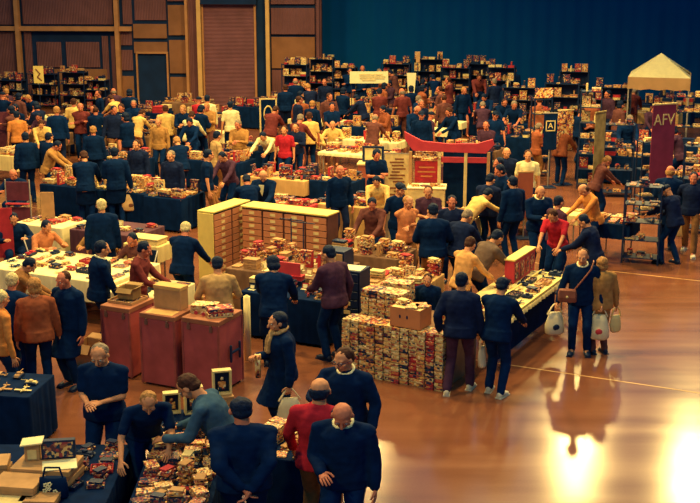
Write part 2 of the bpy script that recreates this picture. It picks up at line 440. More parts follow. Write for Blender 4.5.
# ------------------------------------------------------------------ props
FOOT = []                                   # footprints (centre, e1, e2, half length, half depth)
ROT = {0: (E1, E2), 1: (E2, -E1)}
class T: pass
def table(px, py, L, D, label, place, cloth='navy', drop=.70, along=0, h=.75, bare=False, ang=None, tops=None):
    """px, py: near left corner of the top in the photograph; runs along the rows (0) or along the aisle (1)"""
    t = T(); t.e, t.f = ROT[along]
    if ang is not None: t.e = V((math.cos(R(ang)), math.sin(R(ang)), 0)); t.f = V((-t.e.y, t.e.x, 0))
    t.o = at(px, py, h); t.L, t.D, t.h, t.place = L, D, h, place
    rz = math.atan2(t.e.y, t.e.x); c = t.o + t.e*(L/2) + t.f*(D/2); c.z = 0
    FOOT.append((c, t.e, t.f, L/2, D/2))
    tm = {'white': CLOTHW, 'navy': NAVY, 'brown': BROWNCL, 'tan': mat('tan_cloth', (.56, .33, .12), .85, .15, 4), 'plum': mat('plum_cloth', (.10, .035, .055), .9, .3, 4), 'yellow': mat('yellow_cloth', (.78, .60, .24), .85, .12, 4), 'red': RED, 'olive': OLIVE}[cloth]
    e = empty('trestle_table', c, rz, label, 'table')
    mb = MB(); mb.box((0, 0, h-.022), (L, D, .03)); link('table_top', mb.mesh('table_top', .004), tops or TAN, e)
    for sx in (-1, 1):
        for sy in (-1, 1):
            mb = MB(); mb.tube((sx*(L/2-.12), sy*(D/2-.08), 0), (sx*(L/2-.12), sy*(D/2-.08), h-.035), .016, n=8, dome=False)
            link('leg', mb.mesh('leg'), GREYM, e)
    t.top = h-.006
    if not bare:
        t.top = h+.003
        mb = MB(); a, b = L/2+.006, D/2+.006; N = max(8, int((L+D)*2/.075)); per = 2*(2*a+2*b); ring = []
        for i in range(N*2):
            s = per*i/(N*2)
            if s < 2*a: p, n = (-a+s, -b), (0, -1)
            elif s < 2*a+2*b: p, n = (a, -b+s-2*a), (1, 0)
            elif s < 4*a+2*b: p, n = (a-(s-2*a-2*b), b), (0, 1)
            else: p, n = (-a, b-(s-4*a-2*b)), (-1, 0)
            ring.append((p, n))
        rows = []
        for j, (z, w) in enumerate(((h, 0), (h-.02, .3), (h-drop*.5, .75), (h-drop, 1))):
            rows.append([mb.bm.verts.new((p[0]+n[0]*w*(.014+.014*math.sin(i*1.9+math.sin(i*.37)*2)), p[1]+n[1]*w*(.014+.014*math.sin(i*1.9+math.sin(i*.37)*2)), z)) for i, (p, n) in enumerate(ring)])
        mb.bm.faces.new(rows[0])
        M = len(ring)
        for r0, r1 in zip(rows, rows[1:]):
            for i in range(M):
                f = mb.bm.faces.new((r0[i], r1[i], r1[(i+1) % M], r0[(i+1) % M])); f.smooth = True
        col = {'navy': 'dark', 'tan': 'tan', 'plum': 'dark plum'}.get(cloth, cloth)
        o = link('tablecloth', mb.mesh('tablecloth'), tm, None, c, rz); tag(o, f'{col} cloth draped over the table {place}', 'tablecloth')
    return t
def tp(t, u, v, z=None):
    p = t.o + t.e*(t.L*u) + t.f*(t.D*v); p.z = t.top if z is None else z; return p
PROTO = {}
def proto(name, fn):
    if name not in PROTO: PROTO[name] = fn()
    return PROTO[name]
def m_kit():
    mb = MB(); mb.box((0, 0, .02), (.352, .232, .04)); mb.mi = 1; mb.box((0, 0, .042), (.36, .24, .040)); return mb.mesh('kit_box', .0015)
def m_tray():
    mb = MB(); mb.box((0, 0, .02), (.352, .232, .04)); return mb.mesh('tray', .0015)
def m_lid():
    mb = MB(); mb.box((0, 0, .042), (.36, .24, .040)); return mb.mesh('lid', .0015)
def m_carton():
    mb = MB(); w, d, h, t = .42, .30, .26, .008
    mb.box((0, 0, t/2), (w, d, t))
    for s in (-1, 1):
        mb.box((s*(w/2-t/2), 0, h/2), (t, d, h)); mb.box((0, s*(d/2-t/2), h/2), (w-2*t, t, h))
    return mb.mesh('carton', .001)
def m_flap(l, w):
    mb = MB(); mb.box((0, w/2, 0), (l, w, .006)); return mb.mesh('flap', .001)
def m_open_tray():
    mb = MB(); w, d, h, t = .40, .30, .07, .01
    mb.box((0, 0, t/2), (w, d, t))
    for s in (-1, 1): mb.box((s*(w/2-t/2), 0, h/2), (t, d, h)); mb.box((0, s*(d/2-t/2), h/2), (w-2*t, t, h))
    mb.box((-.06, 0, h*.4), (t*.6, d-2*t, h*.7)); mb.box((.07, 0, h*.4), (t*.6, d-2*t, h*.7))
    mb.mi = 1
    r = random.Random(3)
    for i in range(9):
        x, y = (-.13, .005, .135)[i % 3], (-.09, 0, .09)[i//3]
        mb.box((x, y, .03), (.07, .06, .03 + r.random()*.03), rotv(Z, r.random()*3)); mb.ball((x+.01, y, .055), .02, sub=1)
    return mb.mesh('parts_tray', .001)
def m_book():
    mb = MB(); mb.box((0, 0, .011), (.20, .275, .018)); mb.mi = 1; mb.box((0, 0, .0215), (.21, .285, .003)); mb.box((0, 0, .0015), (.21, .285, .003)); mb.box((-.1035, 0, .0115), (.003, .285, .02)); return mb.mesh('book')
def m_jar():
    mb = MB(); mb.lathe([(.022, 0), (.026, .006), (.026, .05), (.018, .06)], n=10); mb.mi = 1; mb.lathe([(.021, .058), (.021, .078), (.017, .08)], n=10); return mb.mesh('paint_jar')
def m_tank():
    mb = MB(); mb.box((0, 0, .045), (.085, .22, .035), taper=(.9, .85)); mb.lathe([(.04, .06), (.038, .085), (.025, .092)], (0, .0, 0), 10); mb.tube((0, .03, .077), (0, .18, .082), .006, n=6)
    mb.mi = 1
    for s in (-1, 1):
        mb.loft([(V((s*.048+k*.018, 0, .026)), Y, Z, .118, .026) for k in (-1, 1)], 12, False)
    return mb.mesh('model_tank')
def m_plane():
    mb = MB(); mb.loft([(V((0, y, .03)), X, Z, a, a) for y, a in ((-.16, .006), (-.08, .016), (.05, .022), (.11, .018), (.14, .006))], 10)
    mb.prism([(-.17, .026), (.17, .026), (.17, .032), (-.17, .032)], .0, .06); mb.prism([(-.06, .032), (.06, .032), (.06, .037), (-.06, .037)], -.16, -.125); mb.box((0, -.145, .055), (.006, .035, .045))
    mb.tube((-.03, .05, 0), (-.03, .05, .03), .006, n=6); mb.tube((.03, .05, 0), (.03, .05, .03), .006, n=6); mb.ball((0, .05, .05), .013, .03, .012, sub=1)
    return mb.mesh('model_aeroplane')
def m_card():
    mb = MB(); mb.box((0, .03, .07), (.17, .006, .15), rotv(X, R(-14))); mb.mi = 1; mb.box((0, -.015, .0), (.19, .11, .012)); mb.box((0, .012, .076), (.12, .004, .09), rotv(X, R(-14))); return mb.mesh('price_card')
def m_case():
    mb = MB(); mb.box((0, 0, .06), (.42, .28, .12)); mb.mi = 1; mb.box((0, 0, .128), (.44, .30, .03)); mb.box((0, -.146, .075), (.12, .012, .04)); return mb.mesh('storage_case', .004)
def m_stackbits():
    mb = MB(); mb.box((0, 0, .015), (.24, .17, .03)); mb.box((.02, .01, .045), (.20, .15, .028), rotv(Z, .2)); mb.mi = 1; mb.box((-.01, 0, .072), (.19, .13, .024), rotv(Z, -.25)); return mb.mesh('decal_packets', .0015)
def m_upright():
    mb = MB(); mb.box((0, 0, .15), (.24, .07, .30)); mb.mi = 1; mb.box((0, -.0365, .16), (.22, .004, .24)); mb.box((0, .0365, .16), (.22, .004, .24)); mb.box((0, 0, .305), (.246, .076, .02)); return mb.mesh('upright_box', .0015)
KIND = {'upright_box': (m_upright, .26, .10, .32, 'box'), 'kit_box': (m_kit, .36, .24, .062, 'box'), 'parts_tray': (m_open_tray, .40, .30, .08, 'tray'), 'book': (m_book, .21, .285, .023, 'book'), 'paint_jar': (m_jar, .06, .06, .08, 'jar'),
        'model_tank': (m_tank, .15, .25, .1, 'model'), 'model_aeroplane': (m_plane, .34, .3, .08, 'model'), 'price_card': (m_card, .2, .12, .16, 'sign'), 'storage_case': (m_case, .44, .3, .145, 'case'), 'decal_packets': (m_stackbits, .26, .19, .085, 'packet')}
def kmats(kind, c):
    A = dict(ARTS)[c]; plain = {'cream': CREAM, 'orange': TAN, 'red': RED, 'dark': BLACKP}[c]
    return {'kit_box': [plain, A], 'upright_box': [plain, A], 'parts_tray': [plain, A], 'book': [CREAM, A], 'paint_jar': [A, plain], 'model_tank': [plain, BLACKP], 'model_aeroplane': [plain], 'price_card': [plain, WHITE], 'storage_case': [plain, plain], 'decal_packets': [A, plain]}[kind]
NICE = {'kit_box': 'printed kit box', 'upright_box': 'upright printed box', 'parts_tray': 'open parts tray', 'book': 'book', 'paint_jar': 'paint jar', 'model_tank': 'model tank', 'model_aeroplane': 'model aeroplane', 'price_card': 'price card', 'storage_case': 'storage case', 'decal_packets': 'heap of packets'}
def item(kind, c, loc, rz, sc, place, near=False, suffix=''):
    fn, w, d, h, cat = KIND[kind]; ms = kmats(kind, c)
    lab = f'{c} {NICE[kind]} {place}{suffix}'; grp = f'{NICE[kind]}s {place}'.replace('boxs', 'boxes').replace('heap of packetss', 'heaps of packets')
    if kind == 'kit_box' and near:
        o = link('kit_box', proto('kit_tray', m_tray), ms[0]); link('lid', proto('kit_lid', m_lid), ms[1], o)
    else: o = link(kind, proto(kind, fn), ms)
    o.location = loc; o.rotation_euler = (0, 0, rz); o.scale = sc if hasattr(sc, '__len__') else (sc, sc, sc)
    return tag(o, lab, cat, grp)
def clutter(t, u0, u1, v0, v1, step=.36, kinds='kkkbtd', cols='coordc', fill=.85, pile=3, near=False, sc=(.75, 1.05), seed=None, jit=.06):
    """spread goods over part of a table top, in cells so that nothing overlaps"""
    K = {'k': 'kit_box', 't': 'parts_tray', 'b': 'book', 'j': 'paint_jar', 'm': 'model_tank', 'a': 'model_aeroplane', 'p': 'price_card', 's': 'storage_case', 'd': 'decal_packets', 'u': 'upright_box'}
    C = {'c': 'cream', 'o': 'orange', 'r': 'red', 'd': 'dark'}
    r = random.Random(seed or int(t.o.x*100+t.o.y*37+u0*10)); L, D = t.L*(u1-u0), t.D*(v1-v0)
    nx, ny = max(1, round(L/step)), max(1, round(D/(step*.8))); base = math.atan2(t.e.y, t.e.x)
    for i in range(nx):
        for j in range(ny):
            if r.random() > fill: continue
            k = K[r.choice(kinds)]; c = C[r.choice(cols)]; _, w, d, h, _ = KIND[k]; s = r.uniform(*sc)
            cw, ch = L/nx, D/ny; turn = r.random() < .3; a, b = (d, w) if turn else (w, d)
            s = min(s, cw*.96/a, ch*.96/b) if k != 'paint_jar' else s*1.2
            p = tp(t, u0+(u1-u0)*((i+.5)/nx), v0+(v1-v0)*((j+.5)/ny)); rz = base + (PI/2 if turn else 0) + r.uniform(-jit, jit) + (PI if r.random() < .5 and k not in ('price_card',) else 0)
            if jit > .2: s = min(s, .86*min(cw, ch)/min(a, b)) if max(a, b)*s > cw*1.3 else s; p = p + t.e*r.uniform(-.05, .05)*cw + t.f*r.uniform(-.05, .05)*ch
            n = r.randint(1, pile) if k in ('kit_box', 'decal_packets', 'book', 'storage_case') else 1
            if k == 'storage_case': n = min(n, 2)
            z = p.z
            for q in range(n):
                cc = c if q == 0 else C[r.choice(cols)]
                item(k, cc, (p.x, p.y, z), rz + (r.uniform(-jit, jit) if q else 0), s, t.place, near); z += h*s
def carton(loc, rz, label, sc=(1, 1, 1), m=None, flaps=True, fill=None):
    m = m or CARD
    o = link('cardboard_carton', proto('carton', m_carton), m); o.location = loc; o.rotation_euler = (0, 0, rz); o.scale = sc; tag(o, label, 'box')
    if flaps:
        for k, (x, y, a, l, w) in enumerate(((0, -.15, PI, .41, .12), (0, .15, 0, .41, .12), (-.21, 0, PI/2, .29, .1), (.21, 0, -PI/2, .29, .1))):
            f = link('flap', proto('flap%d' % (l > .3), lambda: m_flap(l, w)), m, o, mtx=Matrix.Translation((x, y, .262)) @ Matrix.Rotation(a, 4, 'Z') @ Matrix.Rotation(R((-50, 12, -35, 20)[k]), 4, 'X'))
    return o
def text_mesh(s, size, depth=.004):
    cu = bpy.data.curves.new('txt', 'FONT'); cu.body = s; cu.size = size; cu.extrude = depth; cu.align_x = 'CENTER'; cu.align_y = 'CENTER'
    o = bpy.data.objects.new('txt', cu); COL.objects.link(o); dg = bpy.context.evaluated_depsgraph_get()
    me = bpy.data.meshes.new_from_object(o.evaluated_get(dg)); bpy.data.objects.remove(o); bpy.data.curves.remove(cu); return me
UPRIGHT = Matrix.Rotation(PI/2, 4, 'X')
def lettering(parent, s, size, x, y, z, m, sx=1.0):
    return link('lettering', text_mesh(s, size), m, parent, mtx=Matrix.Translation((x, y, z)) @ UPRIGHT @ Matrix.Diagonal((sx, 1, 1, 1)))
def bag(loc, rz, label, m, w=.30, h=.36, d=.12, motif=None):
    """plastic carrier bag; loc is the top of its handles"""
    mb = MB(); u, v = X, Y
    mb.loft([(V((0, 0, z)), u, v, a*w/2, b*d/2) for z, a, b in ((-h-.14, .75, .8), (-h-.11, .98, 1.1), (-h*.6-.12, 1.0, 1.0), (-h*.3-.12, .85, .6), (-.13, .60, .25))], 16)
    for vtx in mb.bm.verts: vtx.co += V((1, 1, 0))*0 + V((noise.noise(vtx.co*9)*.02, noise.noise(vtx.co*9+V((3, 0, 0)))*.02, 0))
    o = link('carrier_bag', mb.mesh('carrier_bag'), m, None, loc, rz); tag(o, label, 'bag')
    for s in (-1, 1):
        mb = MB(); mb.path([V((-.12*w/.3, s*.012, -.16)), V((-.06, s*.010, -.05)), V((-.02, s*.006, -.005)), V((.02, s*.006, -.005)), V((.06, s*.010, -.05)), V((.12*w/.3, s*.012, -.16))], .008, 6); link('handle', mb.mesh('handle'), m, o)
    if motif:
        mb = MB(); mb.ball((0, -d*.5, -h*.75-.1), .055, .012, .05); link('printed_motif', mb.mesh('printed_motif'), motif, o)
    return o
def panel_sign(px, py, w, h, face, label, m, frame=None, base_z=0, name='display_board', pole=True, text=None, border=.02):
    """upright board; px, py is the middle of its top edge"""
    p = at(px, py, base_z+h); o = empty(name, (p.x, p.y, base_z), R(face), label, 'sign')
    mb = MB(); mb.box((0, 0, h/2 + .04), (w, .025, h-.08)); link('panel', mb.mesh('panel', .003), m, o)
    fm = frame or GREYM; mb = MB()
    for s in (-1, 1): mb.box((s*(w/2), 0, h/2), (border, .035, h)); 
    mb.box((0, 0, h-border/2), (w, .035, border)); mb.box((0, 0, .05), (w, .035, border)); link('frame', mb.mesh('frame', .003), fm, o)
    for s in (-1, 1):
        mb = MB(); mb.box((s*w*.42, 0, .012), (.05, .40, .024)); link('foot', mb.mesh('foot', .004), fm, o)
    for tx in (text or []):
        s, size, z, mm = tx; lettering(o, s, size, 0, -.02, z, mm)
    FOOT.append((V((p.x, p.y, 0)), V((math.cos(R(face)), math.sin(R(face)), 0)), V((-math.sin(R(face)), math.cos(R(face)), 0)), w/2, .1))
    return o
def rack(p, rz, w, d, h, n, label, place, fm=None, seed=1, kinds='kubdj', cols='coord', header=None, dens=.9, back=False):
    """open shelving with goods on every shelf"""
    o = empty('display_rack', p, rz, label, 'rack'); fm = fm or BLACKM
    for sx in (-1, 1):
        for sy in (-1, 1):
            mb = MB(); mb.box((sx*(w/2-.015), sy*(d/2-.015), h/2), (.03, .03, h)); link('post', mb.mesh('post', .003), fm, o)
    if back:
        mb = MB(); mb.box((0, d/2-.004, h/2), (w-.06, .008, h-.05)); link('back_panel', mb.mesh('back_panel'), fm, o)
    e = V((math.cos(rz), math.sin(rz), 0)); f = V((-e.y, e.x, 0)); FOOT.append((V(p), e, f, w/2, d/2))
    for i in range(n):
        z = .12 + (h-.16)*i/max(1, n-1) if n > 1 else h-.05
        mb = MB(); mb.box((0, 0, z), (w-.002, d-.002, .02)); link('shelf', mb.mesh('shelf', .002), fm, o)
        t = T(); t.e, t.f = e, f; t.o = V(p) - e*(w/2-.04) - f*(d/2-.03); t.o.x += seed*.0; t.L, t.D, t.place, t.top, t.h = w-.08, d-.06, place, z+.011, 0
        pl = 2 if i == n-1 else max(1, min(3, int((h/n)/.09)-1))
        clutter(t, 0, 1, 0, 1, .25, kinds, cols, dens, pl, seed=seed*31+i)
    if header:
        mb = MB(); mb.box((0, -d/2, h+.14), (w, .02, .26)); link('header_board', mb.mesh('header', .003), header, o)
        mb = MB(); mb.box((0, -d/2+.02, h+.0), (.04, .02, .1)); link('header_bracket', mb.mesh('bracket'), fm, o)
    return o

def chair(p, rz, label):
    o = empty('folding_chair', p, rz, label, 'chair')
    mb = MB(); mb.box((0, -.02, .435), (.40, .38, .025)); link('seat', mb.mesh('seat', .004), BLACKP, o)
    mb = MB(); mb.box((0, -.235, .74), (.40, .02, .22), rotv(X, R(8))); link('backrest', mb.mesh('backrest', .004), BLACKP, o)
    for sx in (-1, 1):
        mb = MB(); mb.tube((sx*.20, .15, .0), (sx*.20, -.25, .85), .012, n=8, dome=False); link('leg', mb.mesh('leg'), GREYM, o)
        mb = MB(); mb.tube((sx*.185, -.22, .0), (sx*.185, .12, .42), .012, n=8, dome=False); link('leg', mb.mesh('leg'), GREYM, o)
    return o
# ------------------------------------------------------------------ hall
def floor_mat():
    m = bpy.data.materials.new('polished_concrete'); m.use_nodes = True; nt = m.node_tree; b = nt.nodes['Principled BSDF']
    tc = node(nt, 'ShaderNodeTexCoord'); mp = node(nt, 'ShaderNodeMapping'); mp.inputs['Rotation'].default_value = (0, 0, R(25)); mp.inputs['Scale'].default_value = (.22, 1.6, 1)
    nt.links.new(tc.outputs['Object'], mp.inputs['Vector'])
    n1 = node(nt, 'ShaderNodeTexNoise'); n1.inputs['Scale'].default_value = 1.3; n1.inputs['Detail'].default_value = 6; nt.links.new(mp.outputs[0], n1.inputs['Vector'])
    n2 = node(nt, 'ShaderNodeTexNoise'); n2.inputs['Scale'].default_value = 60; n2.inputs['Detail'].default_value = 2; nt.links.new(tc.outputs['Object'], n2.inputs['Vector'])
    mx = node(nt, 'ShaderNodeMix'); mx.data_type = 'FLOAT'; mx.inputs[0].default_value = .35; nt.links.new(n1.outputs['Fac'], mx.inputs[2]); nt.links.new(n2.outputs['Fac'], mx.inputs[3])
    rp = node(nt, 'ShaderNodeValToRGB'); rp.color_ramp.elements[0].position = .35; rp.color_ramp.elements[1].position = .65
    rp.color_ramp.elements[0].color = (.15, .052, .027, 1); rp.color_ramp.elements[1].color = (.22, .078, .038, 1)
    nt.links.new(mx.outputs[0], rp.inputs['Fac']); nt.links.new(rp.outputs['Color'], b.inputs['Base Color'])
    rr = node(nt, 'ShaderNodeMapRange'); rr.inputs[3].default_value = .11; rr.inputs[4].default_value = .24; nt.links.new(n1.outputs['Fac'], rr.inputs[0]); nt.links.new(rr.outputs[0], b.inputs['Roughness'])
    b.inputs['Specular IOR Level'].default_value = .5
    bp = node(nt, 'ShaderNodeBump'); bp.inputs['Strength'].default_value = .12; bp.inputs['Distance'].default_value = .01; nt.links.new(n1.outputs['Fac'], bp.inputs['Height']); nt.links.new(bp.outputs[0], b.inputs['Normal'])
    return m
mb = MB(); mb.box((0, 27, -.1), (60, 66, .2)); struct('floor', mb.mesh('floor'), floor_mat())
mb = MB()
for k in range(7):
    p = at(640, 270) + E1*0; q = V((-8, 10, 0)) + E2*(k*9)
for k in (0, 1, 2):
    a = at(700, 281) - E2*(k*6.0); a = a - E1*14; c = a + E1*22
    mid = (a+c)/2; mb.box((mid.x, mid.y, .001), (44, .03, .002), rotv(Z, GA))
struct('trim_1', mb.mesh('floor_joint'), mat('pale_joint', (.62, .34, .13), .5, .3, 3))
# cladding wall on the left, set square to the frames
WY = 48.0; WA = R(-3)
WE = V((math.cos(WA), math.sin(WA), 0)); WO = V((-10, WY, 0))
def wall_pt(px, py):
    d = X*((px-350)/FPX) + UP*(-(py-251.5)/FPX) + FW; n = V((-WE.y, WE.x, 0)); o = V((0, 0, CAMH)); k = (WO-o).dot(n)/d.dot(n)
    q = o + d*k; return (q-WO).dot(WE), q.z
def wbox(mb, x0, y0, x1, y1, out0, out1):
    z0, z1 = wall_pt(x0, y1)[1], wall_pt(x1, y0)[1]; u0, u1 = wall_pt(x0, 60)[0], wall_pt(x1, 60)[0]
    c = WO + WE*((u0+u1)/2) + V((WE.y, -WE.x, 0))*((out0+out1)/2); c.z = (z0+z1)/2
    mb.box(c, (abs(u1-u0), out1-out0, abs(z1-z0)), rotv(Z, WA))
def clad(name, c1, c2, rib=7.0, horizontal=False):
    m = mat(name, c1, .75, .2, 2, bump=0); nt = m.node_tree; b = nt.nodes['Principled BSDF']
    tc = [n for n in nt.nodes if n.type == 'TEX_COORD'][0]; wv = node(nt, 'ShaderNodeTexWave'); wv.bands_direction = 'Z' if horizontal else 'X'; wv.inputs['Scale'].default_value = rib; nt.links.new(tc.outputs['Object'], wv.inputs['Vector'])
    bp = node(nt, 'ShaderNodeBump'); bp.inputs['Strength'].default_value = .6; bp.inputs['Distance'].default_value = .05; nt.links.new(wv.outputs['Fac'], bp.inputs['Height']); nt.links.new(bp.outputs[0], b.inputs['Normal'])
    return m
M_WALL = clad('brown_cladding', (.19, .075, .075), 0, 5)
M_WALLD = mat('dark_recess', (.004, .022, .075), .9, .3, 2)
M_COL = mat('ochre_steel', (.46, .21, .08), .6, .2, 3); M_COLB = mat('pale_ochre_steel', (.62, .36, .12), .6, .15, 3); M_PAN = clad('ochre_panel', (.34, .145, .065), 0, 8)
M_SHUT = clad('shutter_steel', (.21, .08, .09), 0, 6, True)
def W(name, m, rects, o0=0.0, o1=.2, parent=None):
    mb = MB()
    for r in rects: wbox(mb, *r, o0, o1)
    return struct(name, mb.mesh(name), m, parent=parent)
W('wall_back', M_WALLD, [(-160, -260, 322, 110)], -.3, 0)
W('trim_2', M_WALL, [(-160, -260, 17, 24), (26, -260, 115, 24), (26, 32, 33, 110), (38, 42, 62, 67), (67, 42, 100, 67), (-160, 32, 17, 110), (125, -260, 134, 24), (137, -260, 168, 20), (122, 32, 133, 45), (122, 50, 133, 70), (112, 36, 116, 96), (103, 36, 109, 96)], 0, .06)
W('trim_3', M_PAN, [(38, 69, 107, 108), (135, 24, 168, 38), (135, 42, 168, 53), (170, 40, 187, 73), (170, 77, 187, 110), (170, 5, 187, 35), (272, 37, 315, 68), (122, 76, 133, 110)], 0, .08)
W('trim_4', M_WALL, [(190, -260, 198, 110), (272, 8, 315, 34), (272, -260, 315, 4), (170, -260, 187, 1), (316, -260, 322, 110), (272, 70, 315, 110)], 0, .10)
for i, (x0, x1, m) in enumerate(((19.5, 23.5, M_COL), (117.8, 121.8, M_COL), (187.5, 190, M_COL), (199, 203, M_COLB), (267, 270.6, M_COLB), (317.5, 320, M_WALL))):
    W('trim_%d' % (5+i), m, [(x0, -260, x1, 112)], .06, .32)
W('trim_11', M_COL, [(-160, 26.3, 134, 29.8)], .1, .25)
W('trim_12', M_COL, [(-160, -60, 322, -56)], .1, .25)
sh = W('door_1', M_SHUT, [(204, 4, 256, 112)], 0, .07)
W('guide_rail', M_COL, [(203.4, 4, 205, 112), (255, 4, 257, 112)], .02, .14, sh); W('roller_box', M_WALLD, [(203, -4, 258, 4)], .02, .3, sh)
dr = W('door_2', M_WALLD, [(138, 54, 167, 112)], -.02, .02)  # flat dark panel, the shade of the open doorway put into its colour
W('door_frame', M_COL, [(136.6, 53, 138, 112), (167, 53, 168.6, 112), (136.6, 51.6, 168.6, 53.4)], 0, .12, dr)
# black drape beyond, hung in folds
mb = MB(); pa, pb = V((-3.5, 49.5, 0)), V((34, 49.5, 0)); n = 240; up_, dn_ = [], []
for i in range(n+1):
    q = pa.lerp(pb, i/n); y = .045*math.sin(i*1.7) + .02*math.sin(i*.61)
    dn_.append(mb.bm.verts.new((q.x, q.y+y, .02))); up_.append(mb.bm.verts.new((q.x, q.y+y*.8, 9.5)))
for i in range(n): f = mb.bm.faces.new((dn_[i], dn_[i+1], up_[i+1], up_[i])); f.smooth = True
M_DRAPE = mat('navy_drape', (.003, .062, .19), 1.0, .06, 1, spec=0)
struct('wall_far', mb.mesh('drape'), M_DRAPE)
mb = MB(); mb.box((15.5, 49.8, 4.8), (38.4, .06, 9.6)); struct('wall_far_backing', mb.mesh('backing'), M_WALLD)
for nm, x in (('wall_left', -24.3), ('wall_right', 29.7)):
    mb = MB(); mb.box((x, 24, 4.75), (.3, 54, 9.5)); struct(nm, mb.mesh(nm), M_WALL)

# ------------------------------------------------------------------ light
w = bpy.data.worlds.new('blue_ambient'); SC.world = w; w.use_nodes = True; bg = w.node_tree.nodes['Background']  # blue ambient added to lift the dark tones to navy, no real source
bg.inputs[0].default_value = (.055, .55, 1.0, 1); bg.inputs[1].default_value = .36
def lamp(x, y, z, watts, col=(1, .70, .22), cone=150, rad=.35, blend=.6):
    l = bpy.data.lights.new('hall_lamp', 'SPOT'); o = bpy.data.objects.new('hall_lamp', l); COL.objects.link(o); o.location = (x, y, z)
    l.energy = watts; l.color = col; l.spot_size = R(cone); l.spot_blend = blend; l.shadow_soft_size = rad
    return o
LAMPW = 1900
def aim(o, tx, ty):
    o.rotation_euler = (V((tx, ty, 0))-o.location).to_track_quat('-Z', 'Y').to_euler(); return o
aim(lamp(7.7, 38, 10.5, LAMPW*1.45, cone=62, blend=.5), 3.2, 16); aim(lamp(11.0, 36, 10.5, LAMPW*1.45, cone=62, blend=.5), 5.0, 14.5)
for x, y, k in ((-6, 37, 2.4), (.5, 38, 2.3), (-9, 25, 1.7), (-2.5, 26, 2.6), (3.6, 27, 2.0), (9.5, 27.5, 2.8), (-6, 4.5, 1.2), (-5, 16.5, 1.5), (.3, 17.5, 1.5), (4.5, 13, .5), (-14, 33, 1.0), (-9, 44, .2), (-3, 44, .2)):
    lamp(x, y, 10.5, LAMPW*k*.9)
SC.view_settings.view_transform = 'Standard'; SC.view_settings.look = 'None'; SC.view_settings.exposure = .14; SC.view_settings.gamma = 1

# ------------------------------------------------------------------ stalls
t = T_long = table(-14, 267, 2.55, 1.45, 'long trestle table under white cloth nearest the left edge', 'along the left aisle', 'white', .35)
clutter(t, 0, 1, .05, .95, .30, 'tmabdmd', 'ddodcr', .78, 1, True, (.6, .95))
t = T_end = table(104, 291, 1.05, 1.0, 'white covered table behind the three red crates', 'behind the three red crates', 'white', .35)
clutter(t, 0, 1, .1, .95, .30, 'tmbd', 'ddocr', .75, 1, True, (.6, .95))
t = table(14, 223, 1.15, .8, 'white draped table behind the man in pink', 'behind the man in pink', 'white', .66)
clutter(t, 0, 1, .2, 1, .3, 'kbd', 'coodr', .6, 1)
t = table(70, 229, 1.5, 1.0, 'plum covered table behind the white-haired man', 'behind the white-haired man', 'plum', .66)
clutter(t, 0, 1, .05, .9, .3, 'kbdp', 'codrcd', .7, 1)
t = table(124, 243, .75, .45, 'narrow pale table holding a long white case', 'by the man in brown', 'yellow', .3)
item('storage_case', 'cream', tp(t, .5, .5), GA, (1.5, 1.2, .8), 'lying on the narrow pale table')
t = table(40, 184, 3.1, 1.1, 'dark draped table with cluttered goods at mid left', 'at mid left', 'navy')
clutter(t, 0, 1, .05, .95, .3, 'kubdkut', 'corocd', .95, 4)
t = table(144, 196, .95, 1.0, 'dark draped table left of the man in khaki trousers', 'left of the khaki trousers', 'navy')
clutter(t, 0, 1, .05, .95, .32, 'kubdku', 'cordd', .95, 4)
t = table(-14, 154, 1.0, .9, 'yellow topped table at the left edge', 'at the left edge', 'yellow', .4)
clutter(t, 0, 1, .05, .95, .34, 'ksb', 'coc', .9, 4)
t = table(46, 127, 2.0, .8, 'brown skirted table behind the cluttered dark table', 'under the white shelf box', 'brown')
clutter(t, 0, 1, .1, .9, .34, 'kubdku', 'cord', .95, 4)
t = table(106, 134, 1.8, .8, 'brown skirted table by the man carrying a bag', 'by the man carrying a bag', 'brown')
clutter(t, 0, 1, .1, .9, .34, 'kubdku', 'cordd', .95, 4)
t = table(26, 116, 1.0, .5, 'white draped table under the tall yellow poster', 'under the tall yellow poster', 'white', .3)
clutter(t, 0, 1, .3, .9, .34, 'kbd', 'cor', .6, 2)
t = table(192, 131, 1.1, .5, 'white draped table by the man in beige', 'by the man in beige', 'white', .3)
clutter(t, 0, 1, .3, .9, .3, 'kbd', 'cor', .5, 1)
t = table(168, 158, 2.1, .9, 'dark draped table beside the man leaning in white', 'beside the leaning man in white', 'navy')
clutter(t, 0, 1, .05, .9, .32, 'kubdku', 'cordo', .95, 4)
t = table(241, 176, 1.7, .9, 'tan draped table below the leaning man in white', 'below the leaning man in white', 'tan', .35)
clutter(t, 0, 1, .05, .95, .28, 'kubdjud', 'dorddr', .95, 3)
t = table(286, 178, 1.7, .8, 'dark table of mixed goods behind the tan counter', 'behind the tan counter', 'navy', .6)
clutter(t, 0, 1, .05, .95, .28, 'kubdjud', 'dorcdr', .95, 3)
t = table(262, 203, 1.1, .8, 'red draped table behind the drawer cabinets', 'behind the drawer cabinets', 'red', .4)
clutter(t, 0, 1, .1, .9, .3, 'kbd', 'cordr', .8, 2)
t = table(313, 203, 1.25, .7, 'tan counter table right of the drawer cabinets', 'right of the drawer cabinets', 'tan', .7)
clutter(t, 0, 1, .2, .95, .26, 'kudbd', 'cord', .9, 3)
t = table(318, 152, 2.2, .8, 'white edged dark table under two men in yellow', 'under two men in yellow', 'white', .08)
clutter(t, 0, 1, .3, .95, .34, 'kubdku', 'cordc', .95, 4)
t = table(288, 119, 1.8, .6, 'white topped table right of the oval sign', 'right of the oval sign', 'white', .15)
clutter(t, 0, 1, .3, .9, .34, 'kbd', 'cor', .5, 1)
t = table(336, 139, 1.9, .7, 'white topped table left of the red stand', 'left of the red stand', 'white', .2)
clutter(t, 0, 1, .3, .95, .34, 'kubdku', 'corc', .95, 4)
